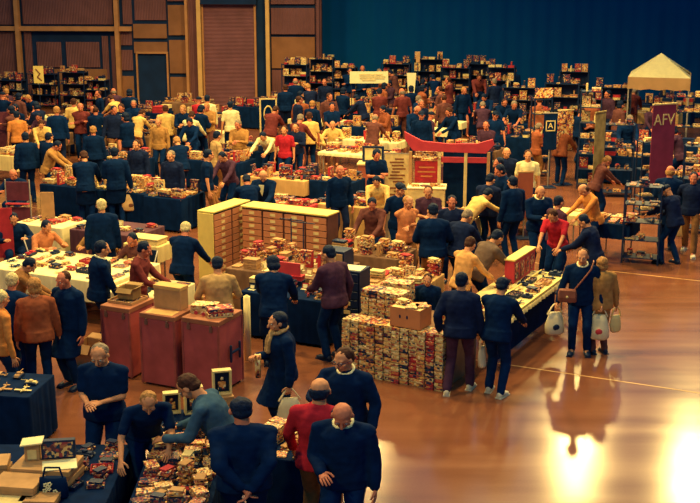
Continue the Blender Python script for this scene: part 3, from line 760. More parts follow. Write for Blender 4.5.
t = table(411, 120, 1.7, .5, 'white topped table behind the red stand', 'behind the red stand', 'white', .2)
clutter(t, 0, 1, .3, .9, .34, 'kbd', 'cor', .5, 1)
t = table(410, 128, 1.2, .5, 'low white topped table just behind the red stand', 'just behind the red fascia', 'white', .2)
clutter(t, 0, 1, .3, .9, .34, 'kbd', 'cor', .5, 1)
t = table(366, 209, .6, .7, 'small white draped table beside the man in a cap', 'beside the man in a cap', 'white', .6)
clutter(t, 0, 1, .2, .9, .3, 'bdj', 'cord', .6, 1)
t = table(428, 215, 1.0, .8, 'yellow covered table behind the broad man in black', 'behind the broad man in black', 'yellow', .5)
clutter(t, 0, 1, .1, .9, .28, 'kbdp', 'coord', .7, 2)
t = table(502, 200, .7, .7, 'pale table beside the bald man in a suit', 'beside the bald man in a suit', 'yellow', .5)
clutter(t, 0, 1, .1, .9, .28, 'kbd', 'coord', .7, 2)
t = table(536, 212, .9, .7, 'yellow topped table left of the kneeling man in red', 'left of the man in red', 'yellow', .2)
clutter(t, 0, 1, .2, .9, .28, 'bd', 'coor', .4, 1)
t = table(592, 222, .75, .9, 'dark table of parts behind the olive banner', 'behind the olive banner', 'navy', .3)
clutter(t, 0, 1, .05, .95, .26, 'kbdjd', 'coocr', .95, 2)
# clutter stall in the middle
t = T_mid = table(226, 268, 1.9, 1.3, 'brown covered stall table in front of the drawer cabinets', 'in front of the drawer cabinets', 'brown', .7)
clutter(t, 0, 1, .05, .95, .27, 'kubdjpuds', 'coordrd', .97, 4, True, (.65, 1))
t = T_mid2 = table(241, 291, 1.5, .85, 'dark covered stall table between the two men in black', 'between the two men in black', 'navy', .7)
clutter(t, 0, 1, .05, .95, .27, 'kubdjpuds', 'coordrd', .92, 3, True, (.6, 1))
t = T_tan = table(362, 283, 1.0, 1.1, 'tan covered table behind the wall of kit boxes', 'behind the kit wall', 'tan', .6)
clutter(t, 0, 1, .02, .98, .25, 'kktubd', 'coorrc', .97, 4, True, (.6, .95))
t = table(330, 252, 1.3, .9, 'brown table of kits right of the drawer cabinets', 'by the drawer cabinet end', 'brown', .6)
clutter(t, 0, 1, .05, .95, .28, 'kkubd', 'cordo', .97, 5, True)
# the long stall beside the open aisle
t = T_aisle = table(505, 323, 3.0, .95, 'long yellow covered table beside the open aisle', 'beside the open aisle', 'yellow', .06, along=0, ang=62)
# ------------------------------------------------------------------ particular things
A62 = R(62)
clutter(T_aisle, .18, .52, .06, .5, .30, 'tmaamd', 'ddddoc', .9, 1, True, (.7, 1))
clutter(T_aisle, .54, 1, .08, .9, .30, 'tmadmd', 'ddddoc', .85, 1, True, (.7, 1))
clutter(T_aisle, 0, .17, .05, .95, .22, 'kbd', 'ccoc', .95, 3, True)
for v in (0.012, .5):
    mb = MB(); mb.box((0, 0, .02), (T_aisle.L*.98, .03, .04)); o = link('table_rail', mb.mesh('rail', .004), YEL, None, tp(T_aisle, .5, v+.008), A62)
    tag(o, 'yellow wooden rail along the %s of the aisle stall top' % ('outer edge' if v < .1 else 'middle'), 'rail')
mb = MB(); mb.box((0, 0, -.30), (T_aisle.L-.25, .02, .60)); o = link('skirting_cloth', mb.mesh('skirting'), NAVY, None, tp(T_aisle, .5, .22, .66), A62); tag(o, 'dark cloth hung under the long aisle stall', 'cloth')
# red display box with a yellow lid on the long stall
o = empty('display_case', tp(T_aisle, .84, .74), A62, 'red display case with yellow top edge on the aisle stall', 'case')
mb = MB(); mb.box((0, 0, .19), (1.0, .16, .38), rotv(X, R(0))); link('case_body', mb.mesh('case_body', .004), REDP, o)
mb = MB(); mb.box((0, 0, .392), (1.03, .19, .025)); link('case_top', mb.mesh('case_top', .004), YEL, o)
for i in range(4):
    mb = MB(); mb.box((-.36+.24*i, -.083, .19), (.16, .008, .26)); link('picture', mb.mesh('picture', .001), A_RED, o)
# drawer cabinets -------------------------------------------------
def drawer_unit(p, rz, w, d, h, n, label, body, front, plate, group=None, name='drawer_cabinet', top=None):
    o = empty(name, p, rz, label, 'cabinet', group)
    key = (w, d, h, n)
    def b():
        mb = MB(); mb.box((0, .01, h/2), (w, d-.02, h)); return mb.mesh('cabinet_body', .003)
    link('cabinet_body', proto(('cb',)+key, b), body, o)
    if top: mb = MB(); mb.box((0, 0, h+.012), (w+.02, d+.02, .024)); link('cabinet_top', mb.mesh('cabinet_top', .003), top, o)
    s = (h-.08)/n
    def f():
        mb = MB(); mb.box((0, 0, 0), (w-.04, .02, s-.015)); return mb.mesh('drawer', .003)
    def g():
        mb = MB(); mb.box((0, -.013, .005), (min(.11, w*.3), .008, s*.42)); return mb.mesh('label_plate', .001)
    for i in range(n):
        q = link('drawer', proto(('dr',)+key, f), front, o, (0, -d/2+.002, .05+s*(i+.5))); link('label_plate', proto(('lp',)+key, g), plate, q)
    e = V((math.cos(rz), math.sin(rz), 0)); FOOT.append((V(p), e, V((-e.y, e.x, 0)), w/2, d/2))
    return o
CH = 1.32
c0 = at(241, 207, CH); c0.z = 0; c1 = at(327, 217, CH); c1.z = 0; ee = (c1-c0).normalized(); ff = V((-ee.y, ee.x, 0)); Lr = (c1-c0).length; rz = math.atan2(ee.y, ee.x)
nm = ['first from the inner corner', 'second from the inner corner', 'third from the inner corner', 'at the right end']
for i in range(4):
    p = c0 + ee*(Lr*(i+.5)/4) + ff*.22
    drawer_unit(p, rz, Lr/4-.004, .42, CH, 10, 'brown drawer cabinet in the long run, ' + nm[i], DWOOD, mat('orange_brown_ply', (.58, .22, .10), .6, .25, 3), CREAM, 'brown drawer cabinets in the long run')
mb = MB(); mb.box((0, 0, .016), (Lr+.02, .46, .03)); o = link('cabinet_worktop', mb.mesh('worktop', .004), YEL, None, c0+ee*(Lr/2)+ff*.22+V((0, 0, CH)), rz); tag(o, 'yellow worktop over the long run of drawer cabinets', 'worktop')
a0 = at(213, 213.5, CH); a0.z = 0; dirn = ff; L2 = .62
for i in range(2):
    p = a0 + ff*(L2*(i+.5)*.98) - ee*.16
    drawer_unit(p, rz+PI/2, L2*.97, .32, CH, 10, 'brown drawer cabinet in the short run, ' + ('nearest the yellow end panel' if i == 0 else 'nearest the inner corner'), DWOOD, MATS['orange_brown_ply'], CREAM, 'brown drawer cabinets in the short run')
mb = MB(); mb.box((0, 0, .016), (.36, L2*2.0, .03)); o = link('cabinet_worktop', mb.mesh('worktop', .004), YEL, None, a0+ff*(L2*.98)-ee*.16+V((0, 0, CH)), rz); tag(o, 'yellow worktop over the short run of drawer cabinets', 'worktop')
mb = MB(); mb.box((0, 0, CH/2-.003), (.34, .025, CH-.01)); o = link('end_panel', mb.mesh('end_panel', .003), YEL, None, a0-ff*.02-ee*.16, rz); tag(o, 'yellow end panel of the short drawer cabinet run', 'panel')
# dark drawer tower
p = at(353, 268, 1.2); p.z = 0; towr = drawer_unit(p, GA, .40, .42, 1.2, 8, 'tall dark drawer tower with a white sheet on top', BLACKP, BLACKM, CREAM)
mb = MB(); mb.box((0, 0, .004), (.34, .3, .008)); o = link('paper_sheet', mb.mesh('paper_sheet'), WHITE, None, p+V((0, 0, 1.2)), GA+.1); tag(o, 'white sheet lying on the dark drawer tower', 'paper')
p2 = at(338, 249, 1.35); p2.z = 0
drawer_unit(p2, GA, .36, .36, 1.35, 9, 'narrow dark cabinet with orange labelled drawers behind the dark tower', BLACKP, TAN, CREAM)
# wall of kit boxes -----------------------------------------------
k0 = at(341, 373, 0); k1 = at(441, 393, 0); ke = (k1-k0).normalized(); kf = V((-ke.y, ke.x, 0)); KL = (k1-k0).length; kr = math.atan2(ke.y, ke.x)
FOOT.append((k0+ke*(KL/2)+kf*.6, ke, kf, KL/2, .6))
mb = MB(); mb.box((0, 0, .35), (KL-.04, .82, .70)); mb.box((0, 0, .74), (KL, .86, .06)); o = link('display_plinth', mb.mesh('plinth', .004), BROWNCL, None, k0+ke*(KL/2)+kf*.80, kr); tag(o, 'brown plinth behind the wall of kit boxes', 'plinth')
def m_small():
    mb = MB(); mb.box((0, 0, .017), (.100, .30, .034)); mb.mi = 1; mb.box((0, 0, .034), (.107, .306, .036)); return mb.mesh('small_kit', .0012)
kr_ = random.Random(11); NC, NR = 12, 14; bw = KL/NC; bh = .0595
def small_kit(p, rz, c, label, grp, s=(1, 1, 1)):
    o = link('kit_box', proto('small_kit', m_small), [kmats('kit_box', c)[0], kmats('kit_box', c)[1]]); o.location = p; o.rotation_euler = (0, 0, rz); o.scale = s; tag(o, label, 'box', grp)
for i in range(NC):
    colc = kr_.choice('ooccor')
    for j in range(NR):
        c = {'c': 'cream', 'o': 'orange', 'r': 'red', 'd': 'dark'}[colc if kr_.random() < .55 else kr_.choice('ocord')]
        if i in (8, 9, 11) and j > 7: c = 'cream'
        if i == 4 and j < 7: c = 'cream'
        small_kit(k0+ke*(bw*(i+.5))+kf*(.17+.012*((i*7) % 3)+kr_.uniform(-.012, .012))+V((0, 0, bh*j)), kr, c, f'{c} model kit box in the stacked wall facing the aisle', 'kit boxes in the stacked wall', (bw/.116, 1, bh/.0575))
TZ = .772
for i in range(5):
    for j in range(7):
        c = kr_.choice(['cream', 'cream', 'orange', 'dark', 'cream'])
        small_kit(k0+ke*(bw*(i+1.1))+kf*(.58+kr_.uniform(-.01, .01))+V((0, 0, TZ+bh*j)), kr, c, f'{c} model kit box in the upper block behind the wall top', 'kit boxes in the upper block', (bw/.116, 1, bh/.0575))
for i in range(6):
    small_kit(k0+ke*(bw*(.7+1.5*(i % 3)))+kf*1.0+V((0, 0, TZ+.075*(i//3))), kr, 'cream', 'large cream kit box at the back of the kit wall', 'large kit boxes behind the wall', (1.5, 1.0, 1.2))
whites = k0+ke*(bw*2.9)+kf*1.04
for j in range(4):
    o = link('kit_box', proto('kit_tray', m_tray), CREAM); link('lid', proto('kit_lid', m_lid), A_CREAM, o); o.location = whites+V((0, 0, TZ+.15+.07*j)); o.rotation_euler = (0, 0, kr+.05*j); o.scale = (1.15, 1.1, 1.05); tag(o, 'large cream kit box in the short pile above the kit wall, ' + ['lowest', 'second up', 'third up', 'topmost'][j], 'box', 'large cream kit boxes above the wall')
cp = k0+ke*(bw*7.5)+kf*.23; TZ0 = TZ; TZ = bh*NR+.003
carton(cp+V((0, 0, TZ)), kr-.02, 'orange cardboard carton with two hand holes on the kit wall', (1.15, 1.15, 1.1), mat('orange_cardboard', (.60, .22, .08), .8, .15, 5), False)
for s in (-1, 1):
    mb = MB(); mb.loft([(V((s*.05-.02, -.1515, .145)), X, Z, .013, .026), (V((s*.05-.02, -.147, .145)), X, Z, .013, .026)], 10); link('hand_hole', mb.mesh('hand_hole'), BLACKP, bpy.data.objects['cardboard_carton'])  # flat dark ovals, the shade inside each hole put into the colour
for k, (a, b, c) in enumerate(((-.13, .03, 'cream'), (.05, -.05, 'cream'), (.14, .06, 'orange'))):
    item('book' if k else 'decal_packets', c, cp+ke*a+kf*b+V((0, 0, TZ+[.288, .288, .288][k])), kr+.3*k, .8, 'on top of the hand-hole carton', True, ['', ', middle', ', at the right'][k])
mb = MB(); mb.box((0, 0, .275), (.46, .32, .01)); o = link('inner_card', mb.mesh('inner_card'), CREAM, None, cp+V((0, 0, TZ)), kr-.02); tag(o, 'cream card closing the top of the hand-hole carton', 'card')
TZ = TZ0
for i in range(3): item('kit_box', 'cream', k0+ke*(bw*10.7)+kf*.8+V((0, 0, TZ+.065*i)), kr+.1*i, 1, 'at the right end of the kit wall', True, ['', ', second up', ', topmost'][i])
for i in range(2): item('decal_packets', 'cream', k0+ke*(bw*(9.6+i))+kf*1.08+V((0, 0, TZ)), kr+.4*i, 1.1, 'behind the carton on the kit wall', True, ['', ', further right'][i])
# the three big crates ---------------------------------------------
def crate(px, py, L, D, h, label):
    p = at(px, py, h); c = p+E1*(L/2)+E2*(D/2); c.z = 0; FOOT.append((c, E1, E2, L/2, D/2))
    o = empty('shipping_crate', c, GA, label, 'crate', 'red-brown shipping crates')
    mb = MB(); mb.box((0, 0, (h-.10)/2+.03), (L-.012, D-.012, h-.10)); link('crate_body', mb.mesh('crate_body', .006), REDW, o)
    mb = MB(); mb.box((0, 0, h-.035), (L, D, .07)); link('lid', mb.mesh('crate_lid', .006), mat('worn_ply', (.34, .12, .06), .7, .25, 3), o)
    for sx in (-1, 1):
        for sy in (-1, 1):
            mb = MB(); mb.box((sx*(L/2-.012), sy*(D/2-.012), h/2-.02), (.03, .03, h-.08)); link('corner_edging', mb.mesh('edging', .002), mat('dull_edging', (.34, .08, .07), .5, .3, 6), o)
    for sx in (-1, 1):
        mb = MB(); mb.box((sx*L*.3, -D/2-.008, h-.13), (.05, .018, .06)); mb.box((sx*L*.3, -D/2-.012, h-.09), (.03, .014, .05)); link('latch', mb.mesh('latch', .002), mat('dull_steel', (.24, .12, .09), .4, .2, 9, metal=.3), o)
    for sx in (-1, 1):
        for sy in (-1, 1): mb = MB(); mb.box((sx*(L/2-.08), sy*(D/2-.08), .015), (.08, .08, .03)); link('foot', mb.mesh('foot', .004), BLACKP, o)
    return o, c
cA, pA = crate(100, 305, .50, .62, 1.06, 'red-brown shipping crate at left holding an open carton')
cB, pB = crate(139, 312.5, .58, .62, 1.06, 'red-brown shipping crate in the middle under the tan box')
cC, pC = crate(181, 317, .60, .66, 1.06, 'red-brown shipping crate at right with kit boxes on top')
o = link('handle', (lambda mb: (mb.path([V((-.12, 0, 0)), V((-.12, 0, .12)), V((.12, 0, .12)), V((.12, 0, .0))], .02), mb.path([V((-.12, 0, .12)), V((-.12, 0, .22))], .02), mb.path([V((.12, 0, .12)), V((.12, 0, .22))], .02), mb.mesh('handle'))[-1])(MB()), BLACKM, cC, mtx=Matrix.Translation((.335, .05, .42)) @ Matrix.Rotation(PI/2, 4, 'Z'))
o = link('parts_tray', proto('parts_tray', m_open_tray), [TAN, A_DARK], None, pA+E1*-.02+E2*.05+V((0, 0, 1.06)), GA); o.scale = (1.05, 1.4, .6); tag(o, 'shallow tan tray under the open carton on the left crate', 'tray')
carton(pA+E1*.0+E2*.06+V((0, 0, 1.106)), GA+.06, 'olive brown open carton on the left crate', (.62, .75, .62), mat('olive_card', (.34, .20, .07), .8, .2, 6))
o = empty('storage_box', pB+E1*-.02+E2*.10+V((0, 0, 1.06)), GA-.02, 'tall tan lidded box standing on the middle crate', 'box')
mb = MB(); mb.box((0, 0, .15), (.45, .20, .30)); link('box_body', mb.mesh('box_body', .004), TAN, o)
mb = MB(); mb.box((0, 0, .31), (.46, .21, .05)); link('lid', mb.mesh('box_lid', .004), mat('ochre_card', (.62, .36, .12), .75, .15, 6), o)
mb = MB(); mb.box((0, 0, .003), (.44, .22, .006)); o = link('card_sheet', mb.mesh('card_sheet'), MATS['ochre_card'], None, pB-E2*.17+V((0, 0, 1.06)), GA+.05); tag(o, 'ochre card sheet on the front of the middle crate', 'card')
for i, (a, b, z, c, r_) in enumerate(((-.12, .02, 0, 'cream', .15), (-.12, .02, .062, 'cream', .22), (.14, -.04, 0, 'cream', .75), (.15, -.03, .062, 'red', .7))):
    item('kit_box', c, pC+E1*a+E2*b+V((0, 0, 1.06+z)), GA+r_, (.98, 1, 1), 'on the right crate', True, [', left pile lower', ', left pile upper', ', right pile lower', ', right pile upper'][i])
for i, (a, b) in enumerate(((-.17, -.11), (-.03, -.14))):
    mb = MB(); mb.loft([(V((0, y, .03)), X, Z, .028, .028) for y in (-.004, .004)], 14); o = link('round_badge', mb.mesh('badge'), REDP, None, pC+E1*a+E2*(b-.04)+V((0, 0, 1.06)), GA+.2); tag(o, 'small round red disc leaning on the right crate kits, ' + ('left one' if i == 0 else 'right one'), 'disc')
mb = MB(); mb.tube((0, 0, 0), (0, 0, 1.0), .055, .05, 14, False); mb.tube((0, 0, .98), (0, 0, 1.02), .02, .02, 10, False); o = link('cloth_roll', mb.mesh('cloth_roll'), CLOTHW, None, at(248, 360, 0), 0); tag(o, 'tall white cloth roll standing right of the right crate', 'roll')
carton(at(90, 363, 0), GA, 'low tan carton on the floor left of the crates', (.75, 1.1, 1.3), TAN); FOOT.append((at(90, 363, 0), E1, E2, .16, .17))
# ------------------------------------------------------------------ foreground tables at the bottom left
def wtab(x0, y0, L, D, ang, *a, **k):
    px, py = proj((x0, y0, .75)); return table(px, py, L, D, *a, ang=ang, **k)
F1 = wtab(-5.3, 10.6, 2.9, 1.62, 0, 'dark covered table in the bottom left corner', 'in the bottom left corner', 'navy', .7)
F2 = wtab(-1.36, 10.3, 2.95, .80, 90, 'dark covered table heaped with kits near the bottom edge', 'near the bottom edge', 'navy', .7)
F3 = wtab(-1.08, 11.95, .66, .7, -18, 'small dark table of packets behind the man in black', 'behind the foreground man in black', 'navy', .7)
F4 = table(-60, 392, 1.13, .8, 'dark draped table of model aircraft at the left edge', 'at the left edge below', 'navy', .72, ang=-9)
clutter(F1, .80, .99, .30, .97, .24, 'mdtbd', 'dddddr', .95, 2, True, (.6, .9), 9, .35)
clutter(F4, .3, 1, .1, .95, .30, 'aaamd', 'ororc', .9, 1, True, (.6, .85))
clutter(F2, 0, .62, .03, .97, .21, 'kkdtmbdk', 'oocdodr', .99, 4, True, (.6, .9), 5, .35)
clutter(F2, .62, .85, .03, .97, .24, 'kdtbk', 'oocdo', .97, 4, True, (.6, .9), 6, .35)
clutter(F3, 0, 1, .03, .97, .22, 'kdbdk', 'cooco', .97, 5, True, (.6, .9), 8, .35)
def frame_box(p, rz, w, h, label, tilt=0):
    o = empty('open_fronted_box', p, rz, label, 'box'); mb = MB(); t = .022; d = .10
    for s in (-1, 1): mb.box((s*(w/2-t/2), 0, h/2), (t, d, h))
    mb.box((0, 0, h-t/2), (w-2*t, d, t)); mb.box((0, 0, t/2), (w-2*t, d, t)); link('box_frame', mb.mesh('box_frame', .002), CREAM, o)
    mb = MB(); mb.box((0, d*.3, h/2), (w-2*t, .012, h-2*t)); link('box_back', mb.mesh('box_back'), BLACKP, o)
    mb = MB(); mb.box((0, d*.1, h*.35), (w*.4, .03, h*.3)); mb.ball((0, d*.1, h*.62), w*.12, sub=1); link('packed_model', mb.mesh('packed_model'), A_ORANGE, o)
for i in range(2): item('storage_case', 'orange', tp(F2, .965, .16)+V((0, 0, .115*i)), .3, (.55, .7, .8), 'at the far right end of the heaped table', True, ['', ', upper'][i])
for u, v, rz, w_, h_, lb in ((.965, .90, .25, .20, .26, 'white-edged open box at the far left of the heaped table'), (.965, .58, .3, .22, .33, 'white-edged open box in the middle of the heaped table end'), (.965, .16, .25, .22, .30, 'white-edged open box at the far right of the heaped table'), (.91, .22, .4, .16, .2, 'small white-edged open box in front of the far right one')):
    frame_box(tp(F2, u, v)+V((0, 0, .235 if v == .16 else 0)), rz, w_, h_, lb)
# on the corner table: broad brown boxes, a small house-shaped box, a dark tray, a white sheet
def lidbox(p, rz, w, d, h, label, m1, m2, name='flat_box'):
    o = empty(name, p, rz, label, 'box'); mb = MB(); mb.box((0, 0, h*.4), (w-.012, d-.012, h*.8)); link('box_base', mb.mesh('box_base', .003), m1, o)
    mb = MB(); mb.box((0, 0, h*.72), (w, d, h*.56)); link('lid', mb.mesh('box_lid', .003), m2, o); return o
q = at(45, 462, .95)
z1 = F1.top
def fpos(px, py, z): p = at(px, py, z); p.z = z; return p
b1 = fpos(47, 462, .95); b1.z = z1
for k in range(2): lidbox(b1+V((0, 0, .10*k)), -.2+.05*k, .62, .42, .10, 'broad brown flat box under the white sheet, ' + ('lower' if k == 0 else 'upper'), CARD, TAN)
zt = z1+.202
mb = MB(); mb.box((0, 0, .004), (.34, .24, .008)); o = link('paper_sheet', mb.mesh('sheet'), WHITE, None, b1+V((.15, -.09, .202)), .25); tag(o, 'white sheet lying on the broad brown flat box', 'paper')
o = empty('house_shaped_box', b1+V((-.16, .08, .202)), .12, 'small orange box with a pale roof in the corner heap', 'box')
mb = MB(); mb.box((0, 0, .09), (.15, .13, .18)); link('box_body', mb.mesh('house_body', .003), TAN, o)
mb = MB(); mb.prism([(-.11, .17), (.11, .19), (.11, .205), (-.11, .185)], -.10, .10); link('roof', mb.mesh('roof', .002), mat('pale_yellow_card', (.82, .70, .36), .7, .1, 6), o)
mb = MB(); mb.box((0, -.068, .07), (.09, .01, .1)); link('front_label', mb.mesh('front_label'), CREAM, o)
o = empty('picture_box', b1+V((.10, .10, .202)), .15, 'dark upright box with blurred picture on the brown box', 'box')
mb = MB(); mb.box((0, 0, .10), (.34, .07, .20)); link('box_body', mb.mesh('picture_body', .003), BLACKP, o); mb = MB(); mb.box((0, -.038, .10), (.30, .006, .16)); link('picture', mb.mesh('picture'), A_DARK, o)
for i, (x, y, w_, d_, n_) in enumerate(((18, 482, .46, .34, 2), (2, 497, .36, .34, 1), (40, 489, .36, .30, 1), (-6, 462, .3, .3, 2))):
    p = fpos(x, y, .9); p.z = z1
    for k in range(n_): lidbox(p+V((0, 0, .085*k)), -.25+.1*k+.1*i, w_, d_, .085, ['orange flat box left of the broad brown box', 'pale edged flat box in the very corner', 'orange flat box below the broad brown box', 'tan flat box at the left picture edge'][i] + ([', lower', ', upper'][k] if n_ > 1 else ''), CARD if k == 0 else TAN, [TAN, CREAM, TAN, TAN][i])
# black bag with white flowers hanging over the table edge
o = empty('shoulder_bag', (-2.92, 10.78, .0), .0, 'black bag with white flowers at the table corner', 'bag'); o.location = tuple(fpos(54, 497, .76))[:2] + (F1.top,)
mb = MB(); mb.loft([(V((0, 0, z)), X, Y, a, b) for z, a, b in ((0, .13, .05), (.02, .15, .06), (.14, .145, .055), (.22, .13, .035))], 14); link('bag_body', mb.mesh('bag_body'), NAVY, o)
mb = MB(); mb.path([V((-.1, 0, .21)), V((-.07, 0, .32)), V((.07, 0, .32)), V((.1, 0, .21))], .01); link('strap', mb.mesh('strap'), NAVY, o)
mb = MB()
for x, z in ((-.06, .16), (-.03, .12), (-.07, .10), (-.02, .17), (.03, .09), (.05, .06), (.01, .06), (-.04, .14)):
    for k in range(5): a = k*2*PI/5; mb.ball((x+.016*math.cos(a), -.058, z+.016*math.sin(a)), .011, .008, .011, sub=1)
link('flower_print', mb.mesh('flower_print'), WHITE, o)
# ------------------------------------------------------------------ stands, boards and racks
g = at(448, 226, 0); KZ = math.radians(-6)
o = empty('kiosk_stand', g, KZ, 'red kiosk with an upswept fascia and cream posts', 'stand'); FOOT.append((g+V((0, .3, 0)), X, Y, 1.0, .5))
mb = MB(); pts = [(-.98, 1.93), (-.80, 1.70), (.80, 1.66), (.98, 1.86), (.94, 1.98), (.6, 1.87), (0, 1.86), (-.6, 1.91), (-1.0, 2.12)]; mb.prism(pts, -.05, .03); link('fascia', mb.mesh('fascia', .004), REDP, o)
for x in (-.86, -.22, .36, .86): mb = MB(); mb.box((x, 0, .84), (.07, .07, 1.68)); link('post', mb.mesh('post', .004), TAN if x in (-.86, .86) else CREAM, o)
mb = MB(); mb.box((.32, .02, 1.50), (1.08, .04, .12)); link('lower_beam', mb.mesh('lower_beam', .004), REDP, o)
mb = MB(); mb.box((-.5, .03, 1.22), (.52, .03, .48)); sg = link('sign_panel', mb.mesh('sign_panel', .003), RED, o)
mb = MB()
for z, w_ in ((1.32, .34), (1.22, .40), (1.12, .26)): mb.box((-.5, .012, z), (w_, .006, .035))
link('sign_lines', mb.mesh('sign_lines'), mat('faded_orange', (.6, .2, .06), .6, .1), sg)
mb = MB(); mb.box((-.5, .0, 1.56), (.62, .2, .02)); mb.box((-.5, .05, 1.62), (.5, .06, .1)); link('shelf', mb.mesh('shelf', .003), A_CREAM, o)
mb = MB(); mb.box((-.48, -.1, .45), (.8, .5, .9)); link('counter', mb.mesh('counter', .005), CREAM, o); mb = MB(); mb.box((-.48, -.1, .915), (.86, .56, .03)); link('counter_top', mb.mesh('counter_top', .004), WHITE, o)
mb = MB(); mb.box((.4, .6, .8), (1.1, .05, 1.6)); link('back_board', mb.mesh('back_board'), NAVY, o)
for i, a in enumerate((-.75, -.55, -.35, -.2)): item(['decal_packets', 'book', 'decal_packets', 'book'][i], ['cream', 'dark', 'orange', 'cream'][i], g+V((a, -.12, .931)), .2*i, .7, 'on the red kiosk counter', False, [', leftmost', ', second', ', third', ', rightmost'][i])
def marks(o, w, z0, z1, m, n=5, seed=1):
    n *= 2
    r = random.Random(seed); mb = MB()
    for i in range(n):
        z = z1-(z1-z0)*(i+.5)/n; l = w*r.uniform(.35, .75); mb.box((r.uniform(-.1, .1)*w, -.018, z), (l, .008, (z1-z0)/n*.45))
    link('printed_lines', mb.mesh('printed_lines'), m, o)
BR = mat('brown_ink', (.22, .08, .04), .8, .2)
o = panel_sign(398, 153, .62, 1.5, -4, 'cream printed display board left of the red kiosk', CREAM); marks(o, .5, .5, 1.4, BR, 6, 1)
o = panel_sign(484, 161, .48, 1.35, 5, 'cream printed board with an emblem right of the red kiosk', CREAM); marks(o, .35, .6, 1.25, BR, 5, 2)
o = panel_sign(507, 160, .36, 1.35, -10, 'pale narrow board behind the man in brown', CREAM); marks(o, .22, .7, 1.2, TAN, 3, 3)
p = at(371, 197, 0)
o = empty('display_counter', p, GA*.3, 'red-brown counter holding a framed picture, left of the board', 'counter'); FOOT.append((p, X, Y, .35, .25))
mb = MB(); mb.box((0, 0, .42), (.60, .45, .84)); link('counter_body', mb.mesh('counter_body', .005), mat('rust_panel', (.36, .09, .05), .7, .2, 4), o); mb = MB(); mb.box((0, 0, .86), (.66, .5, .04)); link('counter_top', mb.mesh('counter_top', .004), CREAM, o)
o = empty('framed_picture', p+V((.05, .05, .88)), GA*.3, 'dark framed pale picture on the red-brown counter', 'picture'); mb = MB()
for s in (-1, 1): mb.box((s*.24, 0, .2), (.06, .04, .4))
mb.box((0, 0, .375), (.44, .04, .05)); mb.box((0, 0, .025), (.44, .04, .05)); link('frame', mb.mesh('frame', .003), BLACKM, o); mb = MB(); mb.box((0, .005, .2), (.42, .02, .31)); link('picture', mb.mesh('picture'), CREAM, o)
# oval sign on legs
o = panel_sign(268, 98, .50, 1.52, 4, 'dark board with a pale oval and white frame', NAVY, CREAM, 0, 'oval_sign', border=.05)
mb = MB(); mb.path([V((.13*math.cos(a), -.022, 1.02 + .25*math.sin(a))) for a in [2*PI*i/20 for i in range(21)]], .022, 6); link('oval_ring', mb.mesh('oval_ring'), CREAM, o, mtx=Matrix.Rotation(R(0), 4, 'Y'))
mb = MB(); mb.box((0, -.018, 1.0), (.16, .008, .05)); mb.box((0, -.018, .66), (.24, .008, .05)); mb.box((0, -.018, .58), (.18, .008, .03)); link('sign_lines', mb.mesh('sign_lines'), CREAM, o)
# boards on the left
def pole_sign(px, py, w, h, top, face, label, m, pole=BLACKM, name='pole_sign', tilt=0, taper=1.0):
    p = at(px, py, top); p.z = 0; o = empty(name, p, R(face), label, 'sign')
    mb = MB(); mb.box((0, 0, top-h/2), (w, .02, h), taper=None) if taper == 1 else mb.prism([(-w*taper/2, top-h), (w*taper/2, top-h), (w/2, top), (-w/2, top)], -.01, .01); link('panel', mb.mesh('panel', .002), m, o)
    for s in ((-1, 1) if w > .9 else (0,)):
        mb = MB(); mb.tube((s*w*.45, .025, .02), (s*w*.45, .025, top-.02), .014, n=8); link('pole', mb.mesh('pole'), pole, o)
        mb = MB(); mb.lathe([(.16, 0), (.16, .015), (.03, .03)], (s*w*.45, .025, 0), 14); link('base', mb.mesh('base'), pole, o)
    return o
o = pole_sign(38, 66, .36, .62, 1.9, 6, 'tall yellow poster with dark figure at back left', YEL); mb = MB(); mb.path([V((-.08, -.012, 1.78)), V((.05, -.012, 1.62)), V((-.04, -.012, 1.5)), V((.1, -.012, 1.38))], .025, 6); link('printed_figure', mb.mesh('figure'), BR, o)
o = pole_sign(369, 71.5, 1.30, .40, 2.02, 0, 'wide white banner sign on two poles at the back', WHITE); marks(o, 1.3, 1.7, 1.95, CREAM, 2, 5)
pole_sign(411.5, 73, .32, 1.32, 1.95, 0, 'white tapering flag banner behind the red kiosk', WHITE, taper=.4)
pole_sign(418, 52, .13, .36, 2.6, 0, 'small orange sign on a tall pole at the back', TAN)
pole_sign(3, 112, .42, 1.0, 1.55, 10, 'plum banner at the left edge beside the yellow table', PLUM)
pole_sign(2, 208, .34, .95, 1.35, 8, 'crimson banner at the left edge above the long table', RED)
p = at(47, 222, .753); o = empty('upright_card', (p.x, p.y+.12, .753), .05, 'orange tan card upright on the white draped table', 'card'); mb = MB(); mb.box((0, 0, .29), (.26, .02, .58)); link('card_panel', mb.mesh('card_panel', .002), TAN, o); mb = MB(); mb.box((0, .06, .12), (.04, .12, .02)); mb.box((0, .12, .06), (.04, .02, .12)); link('strut', mb.mesh('strut'), TAN, o)
p = at(21, 240, 0); o = empty('display_rack', p, R(-5), 'plum two panel display rack at the left edge', 'rack'); FOOT.append((p, X, Y, .3, .2))
for s in (-1, 1): mb = MB(); mb.tube((s*.26, 0, .02), (s*.26, 0, 1.30), .015, n=8); link('post', mb.mesh('post'), GREYM, o); mb = MB(); mb.box((s*.26, 0, .012), (.05, .4, .024)); link('foot', mb.mesh('foot', .004), GREYM, o)
for z in (.52, 1.06): mb = MB(); mb.box((0, 0, z), (.49, .03, .40)); link('panel', mb.mesh('panel', .003), PLUM, o)
mb = MB(); mb.box((0, -.05, .80), (.50, .14, .02)); link('shelf', mb.mesh('shelf', .002), RED, o)
